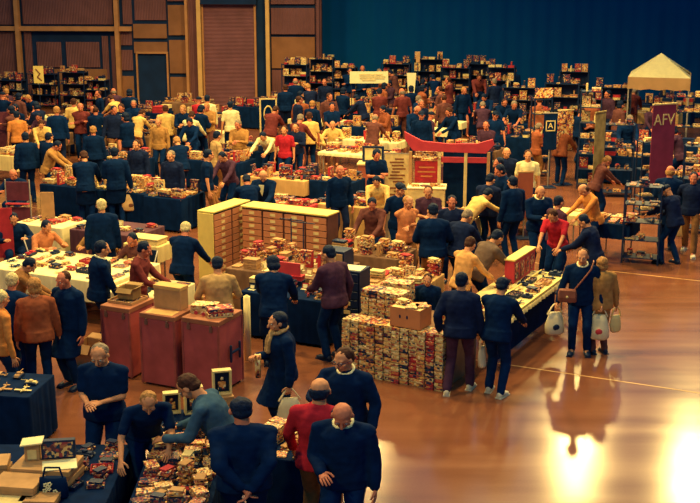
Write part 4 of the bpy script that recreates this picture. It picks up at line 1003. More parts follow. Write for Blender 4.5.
# banners on the right
def banner(px, pytop, top, w, h, face, label, m, texts=(), name='banner_stand', edge=None):
    p = at(px, pytop, top); p.z = 0; o = empty(name, p, R(face), label, 'banner')
    mb = MB(); mb.box((0, 0, top-h/2), (w, .012, h)); link('banner_panel', mb.mesh('banner_panel', .002), m, o)
    mb = MB(); mb.box((0, 0, top), (w+.03, .03, .035)); link('top_rail', mb.mesh('top_rail', .003), edge or CREAM, o)
    mb = MB(); mb.tube((0, .03, .03), (0, .03, top), .016, n=8); link('pole', mb.mesh('pole'), GREYM, o)
    mb = MB(); mb.box((0, .03, .015), (min(w, .5), .32, .03)); link('base', mb.mesh('base', .004), BLACKM, o)
    for s, size, z, mm, sx in texts: lettering(o, s, size, 0, -.012, z, mm, sx)
    return o
banner(665, 104, 2.66, .62, 1.80, 22, 'plum banner with pale letters near the right edge', mat('magenta_cloth', (.24, .03, .075), .8, .2, 4), [('AFV', .36, 2.30, CREAM, .9)], edge=CREAM)
mb = MB()
banner(601, 112, 2.50, .42, 1.90, 46, 'tall narrow olive banner turned edge on', OLIVE, edge=OLIVE)
o = banner(551, 113, 1.95, .36, .95, 8, 'dark banner with a pale square emblem', NAVY, [('A', .20, 1.62, CREAM, 1)], edge=GREYM)
mb = MB()
for s in (-1, 1): mb.box((s*.115, -.012, 1.62), (.022, .008, .25))
for z in (1.745, 1.495): mb.box((0, -.012, z), (.252, .008, .022))
link('emblem_square', mb.mesh('emblem'), CREAM, o)
o = banner(566, 110, 1.98, .44, 1.05, 18, 'orange poster banner beside the dark emblem banner', A_ORANGE)
o = banner(526, 172, 1.45, .34, 1.0, 12, 'rust coloured poster stand left of the bald man in a suit', mat('rust_panel', (.36, .09, .05)), edge=TAN)
rack(at(539, 176, 0), R(8), .50, .35, 2.15, 6, 'tall narrow rack of bright boxes left of the emblem banner', 'on the tall rack by the emblem banner', BLACKM, 3, 'kubd', 'ccoor', A_ORANGE)
rack(at(587, 188, 0), R(-12), .55, .4, 2.55, 7, 'tall rack of pale boxes left of the olive banner', 'on the rack left of the olive banner', BLACKM, 4, 'kkub', 'ccocr')
rack(at(616, 196, 0), R(-8), .75, .4, 1.85, 4, 'dark rack with a red shelf right of the olive banner', 'on the dark rack right of the olive banner', BLACKM, 5, 'bdj', 'dodr', None, .7)
rack(at(644, 214, 0), R(10), .42, .35, 1.75, 6, 'narrow rack of small pale boxes left of the plum banner', 'on the narrow rack left of the plum banner', BLACKM, 6, 'kbd', 'ccoo')
rack(at(640, 262, 0), R(-18), .72, .4, 1.58, 5, 'black framed rack of hanging goods by the open floor', 'on the black framed rack by the floor', BLACKM, 7, 'bdj', 'ddodr', None, .75)
rack(at(692, 232, 0), R(-20), .55, .4, 1.95, 6, 'black rack of small goods at the right edge', 'on the rack at the right edge', BLACKM, 8, 'kbdj', 'coodr')
rack(at(690, 160, 0), R(-10), 1.1, .4, 1.9, 5, 'rack of pale goods under the white gazebo edge', 'on the rack under the gazebo edge', BLACKM, 9, 'kbd', 'ccodr')
far = [(296, 113, 1.0), (322, 110, 1.0), (345, 113, .9), (396, 112, 1.1), (428, 110, 1.2), (455, 113, 1.1), (478, 112, 1.1), (500, 122, 1.0), (518, 140, 1.1), (560, 140, 1.1), (610, 140, 1.2), (572, 128, 1.0)]
far += [(12, 112, 1.2), (45, 108, 1.2), (75, 110, 1.1), (98, 112, .9)]
ordn = ['first', 'second', 'third', 'fourth', 'fifth', 'sixth', 'seventh', 'eighth', 'ninth', 'tenth', 'eleventh', 'twelfth']
for i, (x, y, w_) in enumerate(sorted(far)):
    left = x < 200; k = i if left else i-4
    nm_ = f'{ordn[k]} far rack from the left ' + ('below the brown wall' if left else 'before the dark drape')
    rack(at(x, y, 0), R(-14), w_, .4, 1.75 + .12*(i % 3) - (.5 if left else 0), 4 if left else 5, 'dark shelving of mixed goods, ' + nm_, 'on the ' + nm_, BLACKM, 20+i, 'kubdusdu', 'oorcdd', None, .95, True)
# white gazebo
gz = at(660, 78, 2.15); gz.z = 0; FOOT.append((gz, X, Y, 1.1, 1.1)); o = empty('gazebo', gz, R(-16), 'white peaked gazebo behind the plum banner', 'gazebo')
mb = MB(); hw = .92; zt_, zb = 2.25, 1.88
ap = mb.bm.verts.new((0, 0, 2.92)); cs = [mb.bm.verts.new((sx*hw, sy*hw, zt_)) for sx, sy in ((-1, -1), (1, -1), (1, 1), (-1, 1))]
for i in (0, 2, 3): mb.bm.faces.new((cs[i], cs[(i+1) % 4], ap))
pm = mb.bm.verts.new((.45, 0, 2.585)); pk = mb.bm.verts.new((.92, -.2, 2.25)); mb.bm.faces.new((cs[1], pk, pm, ap)) ; mb.bm.faces.new((cs[2], ap, pm))
bmesh.ops.solidify(mb.bm, geom=list(mb.bm.faces), thickness=.012); link('canopy', mb.mesh('canopy'), WHITE, o)
for k, (a, b) in enumerate((((-hw, -hw), (hw, -hw)), ((hw, hw), (-hw, hw)), ((-hw, hw), (-hw, -hw)), ((hw, -hw), (hw, -.3)))):
    mb = MB(); N = 14; a, b = V((*a, 0)), V((*b, 0)); r0, r1 = [], []
    for i in range(N+1):
        q = a.lerp(b, i/N); r0.append(mb.bm.verts.new((q.x, q.y, zt_))); r1.append(mb.bm.verts.new((q.x*1.005, q.y*1.005, zb+.02*math.sin(i*1.6))))
    for i in range(N): mb.bm.faces.new((r0[i], r0[i+1], r1[i+1], r1[i]))
    bmesh.ops.solidify(mb.bm, geom=list(mb.bm.faces), thickness=.008); link('valance', mb.mesh('valance'), mat('peach_canvas', (.70, .42, .20), .8, .1, 4) if k != 3 else CREAM, o)
for sx in (-1, 1):
    for sy in (-1, 1): mb = MB(); mb.box((sx*(hw-.03), sy*(hw-.03), 1.1), (.04, .04, 2.2)); link('pole', mb.mesh('pole', .003), GREYM, o)
# metal display gallows on the middle stall
for i, (px, py, lb) in enumerate(((292, 296, 'thin metal display stand left of the red sign'), (304, 300, 'thin metal display stand right of the red sign'))):
    p = at(px, py, 0); o = empty('display_stand', p, GA, lb, 'stand'); mb = MB(); mb.tube((0, 0, .02), (0, 0, 1.42), .012, n=8); link('pole', mb.mesh('pole'), BLACKM, o)
    mb = MB(); mb.tube((-.22, 0, 1.40), (.22, 0, 1.40), .010, n=8); link('cross_bar', mb.mesh('cross_bar'), BLACKM, o); mb = MB(); mb.lathe([(.13, 0), (.13, .015), (.03, .03)], n=14); link('base', mb.mesh('base'), BLACKM, o)
p = tp(T_mid, .93, .12); o = empty('notice_board', at(290, 284, .755), GA, 'bright red notice on the middle stall behind the dark-haired man', 'sign'); mb = MB(); mb.box((0, 0, .19), (.38, .03, .34)); link('panel', mb.mesh('panel', .003), REDP, o); mb = MB(); mb.box((0, .05, .01), (.3, .14, .02)); link('foot', mb.mesh('foot'), BLACKM, o)
# ------------------------------------------------------------------ the people
P = person
PEOPLE = []
def Q(px, py, face, label, *a, **k):
    o, S, sc = P(px, py, face, label, *a, **k); PEOPLE.append(o); return o, S, sc
C = pose
# foreground
Q(240, 398, 8, 'person in black coat seen from behind at the bottom edge', 'black', 'jacket', 'behind', 'short', 'dark', 'navy', 1.80, wide=1.32)
Q(320, 378, -12, 'balding person in red shirt seen from behind', 'red', 'shirt', 'fg_red', 'fringe', 'dark', 'khaki', 1.86, custom=C(3, 0, 6, (-.27, .20, .88), (.2, .25, 1.05), fat=1.1), wide=1.2)
Q(342, 407, 168, 'bald person in black suit with white collar, head bowed, hand at waist', 'black', 'jacket', 'fg_bald', 'fringe', 'dark', 'navy', 1.84, custom=C(6, 8, 34, 'down', (.12, .26, 1.04), fat=1.1), extra=('collar',), wide=1.22)
n16, S16, c16 = Q(343, 349, 158, 'person in glasses and dark jacket facing the person in red', 'black', 'jacket', 'fg_glass', 'short', 'brown', 'navy', 1.80, custom=C(4, -14, 10, (-.29, .12, .86), (.16, .36, 1.20), fat=1.1), extra=('collar', 'glasses'), wide=1.2)
n15, S15, c15 = Q(277, 313, 112, 'dark-haired woman in long dark coat and pale scarf', 'black', 'coat', 'fg_scarf', 'bob', 'dark', 'navy', 1.70, custom=C(4, 4, 6, (-.30, .03, .80), (-.02, .30, 1.16), curl=60), extra=('scarf',), wide=1.18)
Q(184, 378, 82, 'person in blue sweater bending over the heaped kits', 'blue', 'jumper', 'fg_bend', 'short', 'brown', 'navy', 1.86, custom=C(30, 0, 30, (-.16, .42, .95), (.18, .40, .92), ((-.13, .15), (.12, -.15)), fat=1.1), wide=1.2)
Q(98, 346, 172, 'person in dark T-shirt with clasped hands behind the corner table', 'black', 'tee', 'fg_clasp', 'thin', 'grey', 'navy', 1.80, custom=C(3, 0, 24, (-.06, .27, 1.10), (.06, .29, 1.09), fat=1.15), wide=1.2)
Q(148, 396, 200, 'person in dark top leaning right with a bare forearm down', 'black', 'tee', 'fg_lean', 'thin', 'blond', 'navy', 1.72, custom=C(34, -10, 26, (-.12, .50, .95), (.33, .42, .86), ((-.12, .05), (.1, -.08))), wide=1.1)
# the aisle in the middle
Q(272, 257, -4, 'dark-haired person in long black coat standing by the middle stall', 'black', 'coat', 'browse2', 'bob', 'dark', 'navy', 1.78)
Q(326, 246, 42, 'person in dark plum jacket looking left at the middle stall', 'plum', 'jacket', 'fg_plum', 'short', 'dark', 'navy', 1.82, custom=C(6, 15, 20, (-.12, .36, 1.0), (.29, .04, .84)))
Q(217, 257, 12, 'person in beige jumper behind the right crate', 'beige', 'jumper', 'fg_beige', 'short', 'dark', 'brown', 1.74, custom=C(10, -4, 22, (-.22, .30, 1.0), (.22, .30, 1.0), fat=1.15))
n23, S23, c23 = Q(463, 272, -16, 'person in navy jacket walking by the right end of the kit wall', 'charcoal', 'jacket', 'fg_navy', 'short', 'dark', 'plum', 1.78, custom=C(5, -8, 8, (-.28, .06, .86), (.29, .06, .82), ((-.13, -.12), (.12, .16)), fat=1.12, curl=70), shoes='white')
Q(500, 278, -28, 'person in black leaning over the near end of the aisle stall', 'black', 'jacket', 'fg_black', 'short', 'dark', 'navy', 1.74, custom=C(12, 6, 28, (-.12, .42, .98), (.2, .42, .98), ((-.12, .06), (.1, -.08))), shoes='white')
n25, S25, c25 = Q(583, 249, 168, 'person in black with white collar carrying bags on the open floor', 'black', 'jumper', 'fg_bags', 'thin', 'brown', 'navy', 1.72, custom=C(3, -6, 8, (-.30, .05, .81), (.33, .12, .84), ((-.12, .0), (.1, .02)), fat=1.08, curl=75), extra=('collar',))
n26, S26, c26 = Q(602, 257, 20, 'person in tan coat partly hidden behind the bag carrier', 'tan', 'coat', 'carry', 'bob', 'blond', 'brown', 1.56)
Q(472, 238, -50, 'person in peach top leaning towards the aisle stall', 'peach', 'shirt', 'browse2', 'short', 'brown', 'navy', 1.68)
Q(514, 233, -62, 'person in grey-brown jacket leaning right over the aisle stall', 'taupe', 'jacket', 'fg_grey', 'short', 'dark', 'navy', 1.78, custom=C(34, 4, 24, (-.14, .58, .95), (.16, .52, .93), ((-.13, .12), (.11, -.12))))
Q(437, 203, 4, 'broad person in black jacket and khaki trousers from behind', 'black', 'jacket', 'fg_broad', 'short', 'dark', 'khaki', 1.84, custom=C(4, 8, 14, (-.2, .3, 1.0), (.22, .3, 1.0), fat=1.25))
Q(401, 183, -158, 'person in dark T-shirt and cap', 'black', 'tee', 'relax', 'cap', 'dark', 'navy', 1.78)
Q(409, 196, -150, 'balding person in light shirt with folded arms', 'pink', 'tee', 'cross', 'thin', 'blond', 'khaki', 1.72)
Q(466, 212, -40, 'person in charcoal jacket stooping behind the broad man', 'charcoal', 'jacket', 'browse', 'short', 'grey', 'navy', 1.74)
Q(452, 196, 175, 'red-faced person behind the broad man in black', 'charcoal', 'jumper', 'stand', 'short', 'dark', 'navy', 1.70, skin=SKIN2)
Q(428, 187, 178, 'person in dark top between the cap and the kiosk', 'plum', 'tee', 'hold', 'thin', 'brown', 'navy', 1.72)
Q(498, 158, 100, 'dark-haired person in brown shirt before the pale boards', 'brown', 'shirt', 'relax', 'short', 'dark', 'navy', 1.78)
Q(478, 174, -30, 'person in dark jacket standing below the emblem board', 'charcoal', 'jacket', 'hold', 'short', 'dark', 'navy', 1.72)
Q(493, 189, -60, 'person in pale yellow shirt bending below the boards', 'yellow', 'shirt', 'bend', 'short', 'dark', 'navy', 1.72)
Q(541, 187, -168, 'bald person in dark suit with hand raised', 'black', 'jacket', 'hold', 'fringe', 'grey', 'navy', 1.78, extra=('collar',))
Q(580, 186, 110, 'balding person in bright orange-red shirt leaning to the table', 'orange', 'shirt', 'browse', 'fringe', 'brown', 'navy', 1.72)
Q(580, 216, 60, 'person in dark jacket before the parts table', 'charcoal', 'jacket', 'browse2', 'short', 'dark', 'navy', 1.7)
Q(551, 212, 150, 'person in red shirt beside the bald man in a suit', 'red', 'tee', 'browse', 'short', 'brown', 'navy', 1.68)
n39, S39, c39 = Q(675, 166, -20, 'balding person in long dark coat below the plum banner', 'black', 'coat', 'carry', 'fringe', 'blond', 'navy', 1.8)
Q(690, 172, 160, 'person in dark jacket and pale trousers at the right edge', 'charcoal', 'jacket', 'walk', 'short', 'dark', 'khaki', 1.74, shoes='white')
Q(650, 185, 40, 'person in dark cap behind the black framed rack', 'charcoal', 'jacket', 'browse2', 'cap', 'dark', 'navy', 1.66)
Q(524, 150, 170, 'person in white shirt standing left of the tall narrow rack', 'white', 'tee', 'stand', 'short', 'brown', 'navy', 1.74)
# left aisle
Q(28, 276, 18, 'blond person in rust cardigan from behind near the left edge', 'rust', 'jumper', 'fg_rust', 'bob', 'blond', 'navy', 1.74, custom=C(3, 14, 8, 'down', (.28, .1, .84), fat=1.15))
Q(18, 274, -20, 'white-haired person mostly hidden behind the rust cardigan', 'navy', 'jacket', 'relax', 'short', 'white', 'navy', 1.72)
Q(61, 272, 150, 'ruddy person in long black coat beside the rust cardigan', 'black', 'coat', 'fg_blk', 'thin', 'brown', 'navy', 1.76, custom=C(4, -10, 12, 'down', (.27, .15, .86), fat=1.15), skin=SKIN2)
Q(2, 290, -50, 'pale-haired person in orange sleeves cut by the left edge', 'orange', 'shirt', 'relax', 'short', 'white', 'navy', 1.7)
Q(103, 241, -62, 'person in dark suit and white shirt facing right', 'black', 'jacket', 'fg_suit', 'short', 'dark', 'navy', 1.80, custom=C(5, -6, 10, 'down', (.2, .22, .86)), extra=('shirtfront', 'collar'))
Q(153, 240, -95, 'person in maroon jersey with pale stripe looking at goods', 'maroon', 'jumper', 'fg_mar', 'short', 'dark', 'navy', 1.76, custom=C(8, 0, 20, (-.14, .40, 1.0), (.16, .38, 1.0)))
Q(95, 222, 168, 'balding person in tan shirt behind the long white table', 'tan', 'shirt', 'sit', 'fringe', 'brown', 'brown', 1.80)
Q(73, 206, 14, 'white-haired person in black coat from behind', 'black', 'coat', 'stand', 'short', 'white', 'navy', 1.78)
Q(46, 222, -130, 'dark-haired person in pinkish shirt behind the long table', 'pink', 'shirt', 'sit', 'short', 'dark', 'navy', 1.72)
Q(13, 214, -160, 'person in black jacket sitting in front of the plum rack', 'black', 'jacket', 'sit', 'short', 'dark', 'navy', 1.72)
Q(34, 260, -75, 'dark-haired person in tan sleeves stooping at the long table', 'khaki', 'jacket', 'browse', 'short', 'dark', 'navy', 1.66)
Q(126, 236, 150, 'person in brown jacket between the suit and the maroon jersey', 'brown', 'jacket', 'sit', 'short', 'dark', 'navy', 1.7)
Q(186, 223, -20, 'white-haired person in black behind the beige jumper', 'black', 'jacket', 'browse2', 'short', 'white', 'navy', 1.74)
Q(12, 170, 175, 'bald person sitting behind the plum display rack', 'black', 'jacket', 'sit', 'fringe', 'brown', 'navy', 1.74)
n41, S41, c41 = Q(128, 144, 14, 'person in long black coat carrying a pale bag at mid left', 'black', 'coat', 'carry', 'short', 'dark', 'navy', 1.84)
Q(136, 140, 160, 'person in dark jacket facing the black coat', 'charcoal', 'jacket', 'stand', 'short', 'brown', 'navy', 1.74)
Q(203, 149, -80, 'person in black T-shirt and khaki trousers', 'black', 'tee', 'relax', 'short', 'dark', 'khaki', 1.80)
Q(83, 152, 6, 'person in black coat at the cluttered dark table, from behind', 'black', 'coat', 'browse2', 'short', 'brown', 'navy', 1.80)
Q(28, 132, 30, 'person in black jacket by the yellow topped table', 'black', 'jacket', 'stand', 'short', 'dark', 'navy', 1.78)
Q(46, 133, -30, 'person in black jacket right of the pair by the yellow table', 'black', 'coat', 'stand', 'short', 'dark', 'navy', 1.74)
Q(60, 142, -90, 'stooping person in tan jacket at the cluttered dark table', 'tan', 'jacket', 'browse', 'short', 'dark', 'navy', 1.7)
Q(262, 134, 160, 'person in white shirt leaning over the tan table', 'white', 'shirt', 'bend', 'short', 'dark', 'navy', 1.74)
Q(237, 121, 170, 'grey-haired person in tan shirt left of the oval sign', 'tan', 'shirt', 'hold', 'short', 'grey', 'brown', 1.76)
Q(218, 131, -60, 'person in beige shirt beside the leaning man', 'beige', 'shirt', 'relax', 'short', 'dark', 'khaki', 1.76)
Q(263, 172, 165, 'bald person in black jacket with a pale tie behind the cabinets', 'black', 'jacket', 'browse2', 'fringe', 'grey', 'navy', 1.74, extra=('shirtfront',))
Q(246, 176, 20, 'person in black with back turned behind the drawer cabinets', 'black', 'jacket', 'browse', 'short', 'dark', 'navy', 1.7)
Q(340, 122, 175, 'bald person in yellow shirt behind the white edged table', 'yellow', 'shirt', 'sit', 'fringe', 'grey', 'brown', 1.74)
Q(312, 126, 170, 'dark-haired person in yellow shirt left of the bald one', 'yellow', 'shirt', 'sit', 'short', 'dark', 'brown', 1.74)
Q(309, 112, 10, 'person in pale yellow shirt from behind, right of the oval sign', 'yellow', 'tee', 'stand', 'short', 'brown', 'navy', 1.74)
Q(301, 91, -60, 'person in white shirt standing before the dark racks', 'white', 'tee', 'relax', 'short', 'dark', 'navy', 1.76)
Q(284, 126, 165, 'person in red top standing behind the tan table', 'red', 'tee', 'stand', 'short', 'brown', 'navy', 1.66)
Q(295, 124, 175, 'person in charcoal top next to the red one', 'charcoal', 'jumper', 'hold', 'thin', 'brown', 'navy', 1.68)
Q(75, 98, 10, 'person in yellow shirt from behind before the brown skirted table', 'yellow', 'tee', 'stand', 'short', 'brown', 'navy', 1.76)
Q(16, 111, 20, 'person in orange shirt left of the white table', 'orange', 'tee', 'stand', 'short', 'dark', 'navy', 1.72)
Q(41, 122, -160, 'person in yellow shirt stooping in front of the white table', 'yellow', 'shirt', 'browse', 'short', 'brown', 'navy', 1.66)
Q(93, 126, 10, 'person with orange hair in black at back left', 'black', 'jacket', 'stand', 'short', 'blond', 'navy', 1.70)
Q(165, 105, 15, 'person in yellow shirt left of the dark jacketed pair', 'yellow', 'shirt', 'stand', 'short', 'brown', 'navy', 1.74)
Q(182, 106, 175, 'blond person in black jacket among the back left crowd', 'black', 'jacket', 'hold', 'short', 'blond', 'navy', 1.78)
Q(207, 95, 5, 'person in cream shirt standing before the roller shutter', 'white', 'shirt', 'stand', 'short', 'dark', 'brown', 1.78)
Q(210, 103, 170, 'person in tan jumper in front of the cream shirt', 'tan', 'jumper', 'hold', 'short', 'blond', 'brown', 1.72)
Q(223, 101, 20, 'person in white shirt and black trousers by the shutter', 'white', 'tee', 'stand', 'short', 'dark', 'navy', 1.74)
Q(146, 110, -30, 'person in yellow shirt below the dark doorway', 'yellow', 'shirt', 'browse', 'short', 'brown', 'navy', 1.68)
Q(129, 103, 180, 'person in black suit and white collar below the wall column', 'black', 'jacket', 'hold', 'short', 'brown', 'navy', 1.78, extra=('shirtfront',))
Q(109, 96, 60, 'person in yellow top beside the wall column', 'yellow', 'tee', 'browse', 'short', 'brown', 'navy', 1.72)
Q(158, 118, 170, 'person in tan shirt below the yellow shirt by the doorway', 'tan', 'shirt', 'stand', 'short', 'blond', 'navy', 1.7)
Q(192, 112, -20, 'person in white shirt behind the white draped table', 'white', 'shirt', 'browse2', 'short', 'brown', 'navy', 1.72)
Q(176, 138, 30, 'person in black leaning at the dark table by the beige shirt', 'black', 'jacket', 'browse', 'short', 'blond', 'navy', 1.72)
Q(160, 150, 160, 'person in charcoal behind the dark table at mid left', 'charcoal', 'jacket', 'stand', 'short', 'grey', 'navy', 1.74)
Q(220, 132+22, 150, 'person in dark plum top before the beige shirt', 'plum', 'jumper', 'browse', 'short', 'dark', 'navy', 1.7)
Q(382, 176, 175, 'person in pale yellow shirt below the framed picture', 'yellow', 'shirt', 'browse', 'short', 'dark', 'brown', 1.68)
Q(372, 200, 160, 'person in brown top behind the tan covered table', 'brown', 'jumper', 'browse2', 'short', 'dark', 'navy', 1.7)
Q(424, 276, 165, 'child in dark top behind the kit wall', 'black', 'jacket', 'stand', 'short', 'brown', 'navy', 1.32)
Q(560, 196, -60, 'person in plum top behind the yellow topped table', 'plum', 'jumper', 'stand', 'short', 'dark', 'navy', 1.7)
Q(512, 176, 30, 'person in black jacket right of the pale narrow board', 'black', 'jacket', 'stand', 'short', 'dark', 'navy', 1.76)
Q(471, 148, 160, 'person in pale shirt under the kiosk fascia end', 'white', 'shirt', 'stand', 'thin', 'brown', 'navy', 1.7)
Q(511, 148, 175, 'bald person in charcoal behind the pale boards', 'charcoal', 'jacket', 'stand', 'fringe', 'grey', 'navy', 1.76)
# nobody stands in a table or in a neighbour
RELAX = {}
def inside(x, y, m):
    for c, e, f, a, b in FOOT:
        d = V((x-c.x, y-c.y, 0)); u, v = d.dot(e), d.dot(f)
        if abs(u) < a+m and abs(v) < b+m:
            pu, pv = (a+m-abs(u)), (b+m-abs(v))
            return e*math.copysign(pu, u) if pu < pv else f*math.copysign(pv, v)
    return None
def settle(people, it=30):
    pos = [V((o.location.x, o.location.y, 0)) for o in people]; start = [q.copy() for q in pos]
    for _ in range(it):
        for i in range(len(pos)):
            k = inside(pos[i].x, pos[i].y, .20)
            if k is not None: pos[i] += k*.6
            for j in range(i):
                d = pos[i]-pos[j]
                if d.length < .52:
                    n = d.normalized() if d.length > .01 else V((1, 0, 0)); h = (.52-d.length)/2; pos[i] += n*h; pos[j] -= n*h
    for o, q, s in zip(people, pos, start):
        o.location.x, o.location.y = q.x, q.y
        if (q-s).length > .35: print('MOVED', round((q-s).length, 2), o['label'])
settle([q for q in PEOPLE[8:] if q is not n26])
for o in PEOPLE:
    if 'body' and any(c.name.startswith('body') and c.data == CACHE.get(('body', 'sit')) for c in o.children):
        chair(V((o.location.x, o.location.y, 0)), o.rotation_euler.z, 'folding chair under ' + ' '.join(o['label'].split()[:11]))
# a bag for each carrying hand
BAGW = mat('white_plastic', (.80, .66, .38), .45, .12, 8, spec=.4); BAGY = mat('yellow_plastic', (.78, .58, .22), .45, .12, 8, spec=.4)
h = hand_world(n15, S15, c15, -1); bag(h+V((0.02, -.05, -.03)), .3, 'white carrier bag hanging behind the red shirt', BAGW, .34, .42)
h = hand_world(n25, S25, c25, 1); bag(h+V((-.05, 0, -.03)), .2, 'white carrier bag with dark print by the aisle stall', BAGW, .30, .34, .14, BLACKP)
h = hand_world(n25, S25, c25, -1); bag(h+V((0, 0, -.03)), -.2, 'bulging white carrier bag in the left hand on the open floor', BAGW, .30, .38, .17, REDP)
h = hand_world(n26, S26, c26, 1); bag(h+V((0.02, 0, -.03)), .5, 'slim cream carrier bag at the tan coat', BAGY, .22, .26, .08)
h = hand_world(n41, S41, c41, 1); bag(h+V((0, 0, -.03)), .1, 'tan carrier bag with dark motif held by the black coat', mat('tan_plastic', (.72, .46, .18), .5, .1), .42, .36, .12, BR)
h = hand_world(n39, S39, c39, 1); bag(h+V((0, 0, -.03)), .1, 'tan carrier bag under the plum banner', MATS['tan_plastic'], .24, .40, .10)
h = hand_world(n23, S23, c23, 1); bag(h+V((.02, .02, -.03)), .9, 'narrow white carrier bag beside the navy jacket', BAGW, .14, .30, .09)
h = hand_world(n16, S16, c16, 1)
o = link('paper_bag', (lambda mb: (mb.box((0, 0, .0), (.09, .05, .13), taper=(1.1, 1.2)), mb.mesh('paper_bag', .004))[-1])(MB()), A_CREAM, None, h+V((-.02, -.04, .03)), .3); tag(o, 'small cream packet held by the person in glasses', 'packet')
h = hand_world(n15, S15, c15, 1)
o = link('rolled_paper', (lambda mb: (mb.tube((0, 0, -.22), (0, 0, .08), .035, .04, 12, False), mb.mesh('rolled_paper'))[-1])(MB()), A_CREAM, None, h+V((-.03, -.05, -.05)), .3); tag(o, 'rolled pale paper held by the woman in the scarf', 'paper')
h = hand_world(n16, S16, c16, -1); bag(h+V((0, 0, -.02)), .3, 'small grey bag at the side of the person in glasses', mat('grey_plastic', (.42, .30, .18), .5, .2), .16, .12, .08)
# handbag and its strap across the body of the bag carrier
hw_ = Matrix.Translation(n25.location) @ Matrix.Rotation(n25.rotation_euler.z, 4, 'Z')
o = empty('handbag', hw_ @ V((.20, .20, .98)), n25.rotation_euler.z, 'brown handbag slung across the person in black on the floor', 'bag')
LEA = mat('brown_leather', (.30, .10, .06), .5, .25, 8)
mb = MB(); mb.loft([(V((0, 0, z)), X, Y, a, b) for z, a, b in ((-.11, .12, .035), (-.10, .14, .05), (.02, .14, .05), (.09, .12, .03))], 14); link('bag_body', mb.mesh('bag_body'), LEA, o)
mb = MB(); mb.box((0, .045, .02), (.24, .012, .12)); link('flap', mb.mesh('flap', .004), LEA, o); mb = MB(); mb.ball((0, .056, -.02), .022, .01, .022); link('clasp', mb.mesh('clasp'), CREAM, o)
mb = MB(); mb.path([V((-.10, -.02, .08)), V((-.20, .0, .22)), V((-.33, -.03, .40)), V((-.36, -.12, .49)), V((-.36, -.22, .49))], .012, 8); link('strap', mb.mesh('strap'), LEA, o)
# the far crowd: one of each kind of stance, dressed differently
cr = random.Random(23)
def rect_free(c, e, f, a, b, m=.30):
    for i in range(-4, 5):
        for j in range(-2, 3):
            q = c+e*(a*i/4)+f*(b*j/2)
            if inside(q.x, q.y, m) is not None: return False
    for o in PEOPLE:
        d = V((o.location.x-c.x, o.location.y-c.y, 0))
        if abs(d.dot(e)) < a+.3 and abs(d.dot(f)) < b+.3: return False
    return True
def extra_rows(px, py, n_e, n_f, step_e, step_f, cloths, where, kinds='kubdkus', cols='cordod', L=1.7, D=.8, pile=3, zmax=46.3):
    o = at(px, py, 0); k = 0; out = []
    for r in range(n_f):
        for i in range(n_e):
            for sh in (0, .5, -.5):
                c = o + E1*(step_e*i+sh) + E2*(step_f*r)
                if c.y < zmax and rect_free(c, E1, E2, L/2, D/2): out.append((r, c)); FOOT.append((c, E1, E2, L/2, D/2)); break
    for k, (r, c) in enumerate(out):
        FOOT.remove(next(q for q in FOOT if (q[0]-c).length < 1e-6)); q = c-E1*(L/2)-E2*(D/2); q.z = .75; px, py = proj(q); cl = cloths[k % len(cloths)]
        same = sum(1 for a, b in out[:k] if a == r); plc = f'{where}, {ordn[same]} in row {["one", "two", "three", "four", "five", "six"][r]}'
        t = table(px, py, L, D, f'{"dark" if cl == "navy" else cl} covered table of mixed goods {plc}', plc, cl, .7 if cl == 'navy' else .35); clutter(t, 0, 1, .03, .97, .34, kinds, cols, .92, pile)
extra_rows(-20, 172, 6, 5, 2.6, 2.7, ['navy', 'navy', 'brown', 'navy', 'plum'], 'at back left', cols='cordddo')
extra_rows(288, 122, 6, 4, 2.5, 2.5, ['navy', 'navy', 'tan', 'navy'], 'before the dark drape', cols='cordddo', pile=4)
extra_rows(500, 190, 4, 5, 2.3, 2.4, ['navy', 'plum', 'navy'], 'among the banners', cols='coroddo', pile=4)
placed = [(o.location.x, o.location.y) for o in PEOPLE]
def free(x, y):
    if any((x-a)**2+(y-b)**2 < .5**2 for a, b in placed): return False
    for c, e, f, a, b in FOOT:
        d = V((x, y, 0))-V((c.x, c.y, 0))
        if abs(d.dot(e)) < a+.25 and abs(d.dot(f)) < b+.25: return False
    return True
def crowd(n, box, tops, where, grp):
    k = 0
    for _ in range(n*40):
        if k >= n: break
        x0, y0, x1, y1 = box; px, py = cr.uniform(x0, x1), cr.uniform(y0, y1); q = at(px, py, 1.72)
        if not free(q.x, q.y) or q.y > 47.2: continue
        placed.append((q.x, q.y)); k += 1
        t = cr.choice(tops); st = cr.choice(['jacket', 'jacket', 'jumper', 'shirt', 'tee']); hr, hc = cr.choice([('short', 'dark'), ('short', 'brown'), ('short', 'grey'), ('fringe', 'grey'), ('thin', 'brown'), ('bob', 'dark'), ('short', 'blond'), ('cap', 'dark')])
        ps = cr.choice(['stand', 'relax', 'hold', 'browse2', 'clasp', 'cross', 'browse', 'stand']); tr = cr.choice(['navy', 'navy', 'brown', 'charcoal', 'khaki'])
        hn = {'fringe': 'balding', 'cap': 'capped', 'thin': 'thin-haired'}.get(hr, hc + '-haired'); sn = {'tee': 'T-shirt'}.get(st, st)
        o, S, sc = P(0, 0, cr.choice([0, 20, -30, 60, -70, 120, 160, 180, 200]), f'{hn} person in {t} {sn} {where}', t, st, ps, hr, hc, tr, cr.uniform(1.64, 1.84), grp, pos=V((q.x, q.y, 0))); PEOPLE.append(o)
dk = ['black', 'black', 'navy', 'charcoal', 'brown', 'plum', 'black', 'navy', 'maroon']
mx = dk + ['yellow', 'tan', 'white', 'yellow', 'red', 'black']
crowd(40, (282, 65, 520, 95), dk+['rust'], 'in the far crowd before the dark drape', 'far crowd before the drape')
crowd(16, (282, 92, 540, 122), dk+['rust'], 'behind the back tables', 'crowd behind the back tables')
crowd(16, (0, 84, 118, 112), dk+['rust'], 'below the brown wall at back left', 'crowd below the brown wall')
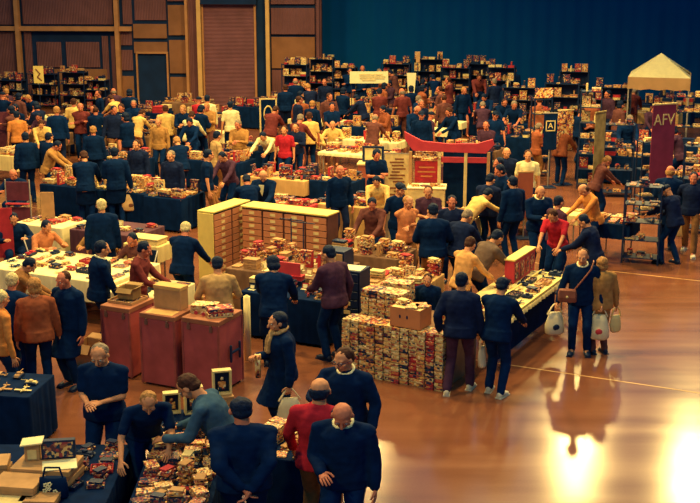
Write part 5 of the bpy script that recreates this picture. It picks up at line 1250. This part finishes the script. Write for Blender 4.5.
crowd(7, (118, 88, 280, 116), mx, 'near the roller shutter', 'crowd near the shutter')
crowd(12, (535, 85, 690, 130), dk+['rust'], 'near the white gazebo', 'crowd near the gazebo')
crowd(2, (280, 140, 400, 190), dk+['yellow'], 'between the tables left of the kiosk', 'crowd left of the kiosk')
crowd(2, (500, 120, 640, 190), mx, 'among the banners at right', 'crowd among the banners')
# ------------------------------------------------------------------ labels: say which one
bpy.context.view_layer.update()
def wpos(o): return proj(o.matrix_world.translation + V((0, 0, .0)))
by = {}
for o in REC:
    if o.get('label') and not o.parent: by.setdefault((o['label']), []).append(o)
ORD = ['leftmost', 'second from left', 'third from left', 'fourth from left', 'fifth from left', 'sixth from left', 'seventh from left', 'eighth from left']
for lab, os_ in by.items():
    if len(os_) < 2: continue
    if os_[0]['category'] == 'person' or (len(os_) <= 4 and len(lab.split()) <= 12):
        os_.sort(key=lambda o: wpos(o)[0])
        for i, o in enumerate(os_):
            o['label'] = lab + ', ' + (ORD[i] if i < len(os_)-1 or len(os_) > 3 else ('rightmost' if i else 'leftmost'))
    else:
        for o in os_:
            o['group'] = lab if not o.get('group') else o['group']

# past 300 kit boxes of a kind, the smallest in view become one heap
def heap(kind, keep, label):
    os_ = [o for o in REC if o.name.split('.')[0] == kind and not o.parent]
    if len(os_) <= keep: return
    os_.sort(key=lambda o: (o.matrix_world.translation-V((0, 0, CAMH))).length / (o.dimensions.length+1e-6)); rest = os_[keep:]
    ms = []; vs = []; fs = []; mi = []
    for o in rest:
        M = o.matrix_world; b = len(vs); vs += [M @ v.co for v in o.data.vertices]
        sl = [s_.material for s_ in o.material_slots]
        for m in sl:
            if m not in ms: ms.append(m)
        for p in o.data.polygons: fs.append([b+i for i in p.vertices]); mi.append(ms.index(sl[p.material_index]))
        for c in list(o.children): bpy.data.objects.remove(c)
        REC.remove(o); bpy.data.objects.remove(o)
    me = bpy.data.meshes.new(kind); me.from_pydata([tuple(v) for v in vs], [], fs)
    for m in ms: me.materials.append(m)
    for p, i in zip(me.polygons, mi): p.material_index = i
    o = link(kind, me); tag(o, label, 'box' if kind == 'kit_box' else 'goods', None, 'stuff')
heap('kit_box', 300, 'mixed printed kit boxes heaped on the far stalls and racks')
heap('upright_box', 300, 'mixed upright printed boxes standing on the far stalls and racks')
heap('book', 300, 'mixed books laid on the far stalls and racks')
heap('decal_packets', 300, 'mixed heaps of packets on the far stalls and racks')
heap('storage_case', 300, 'mixed storage cases on the far stalls and racks')
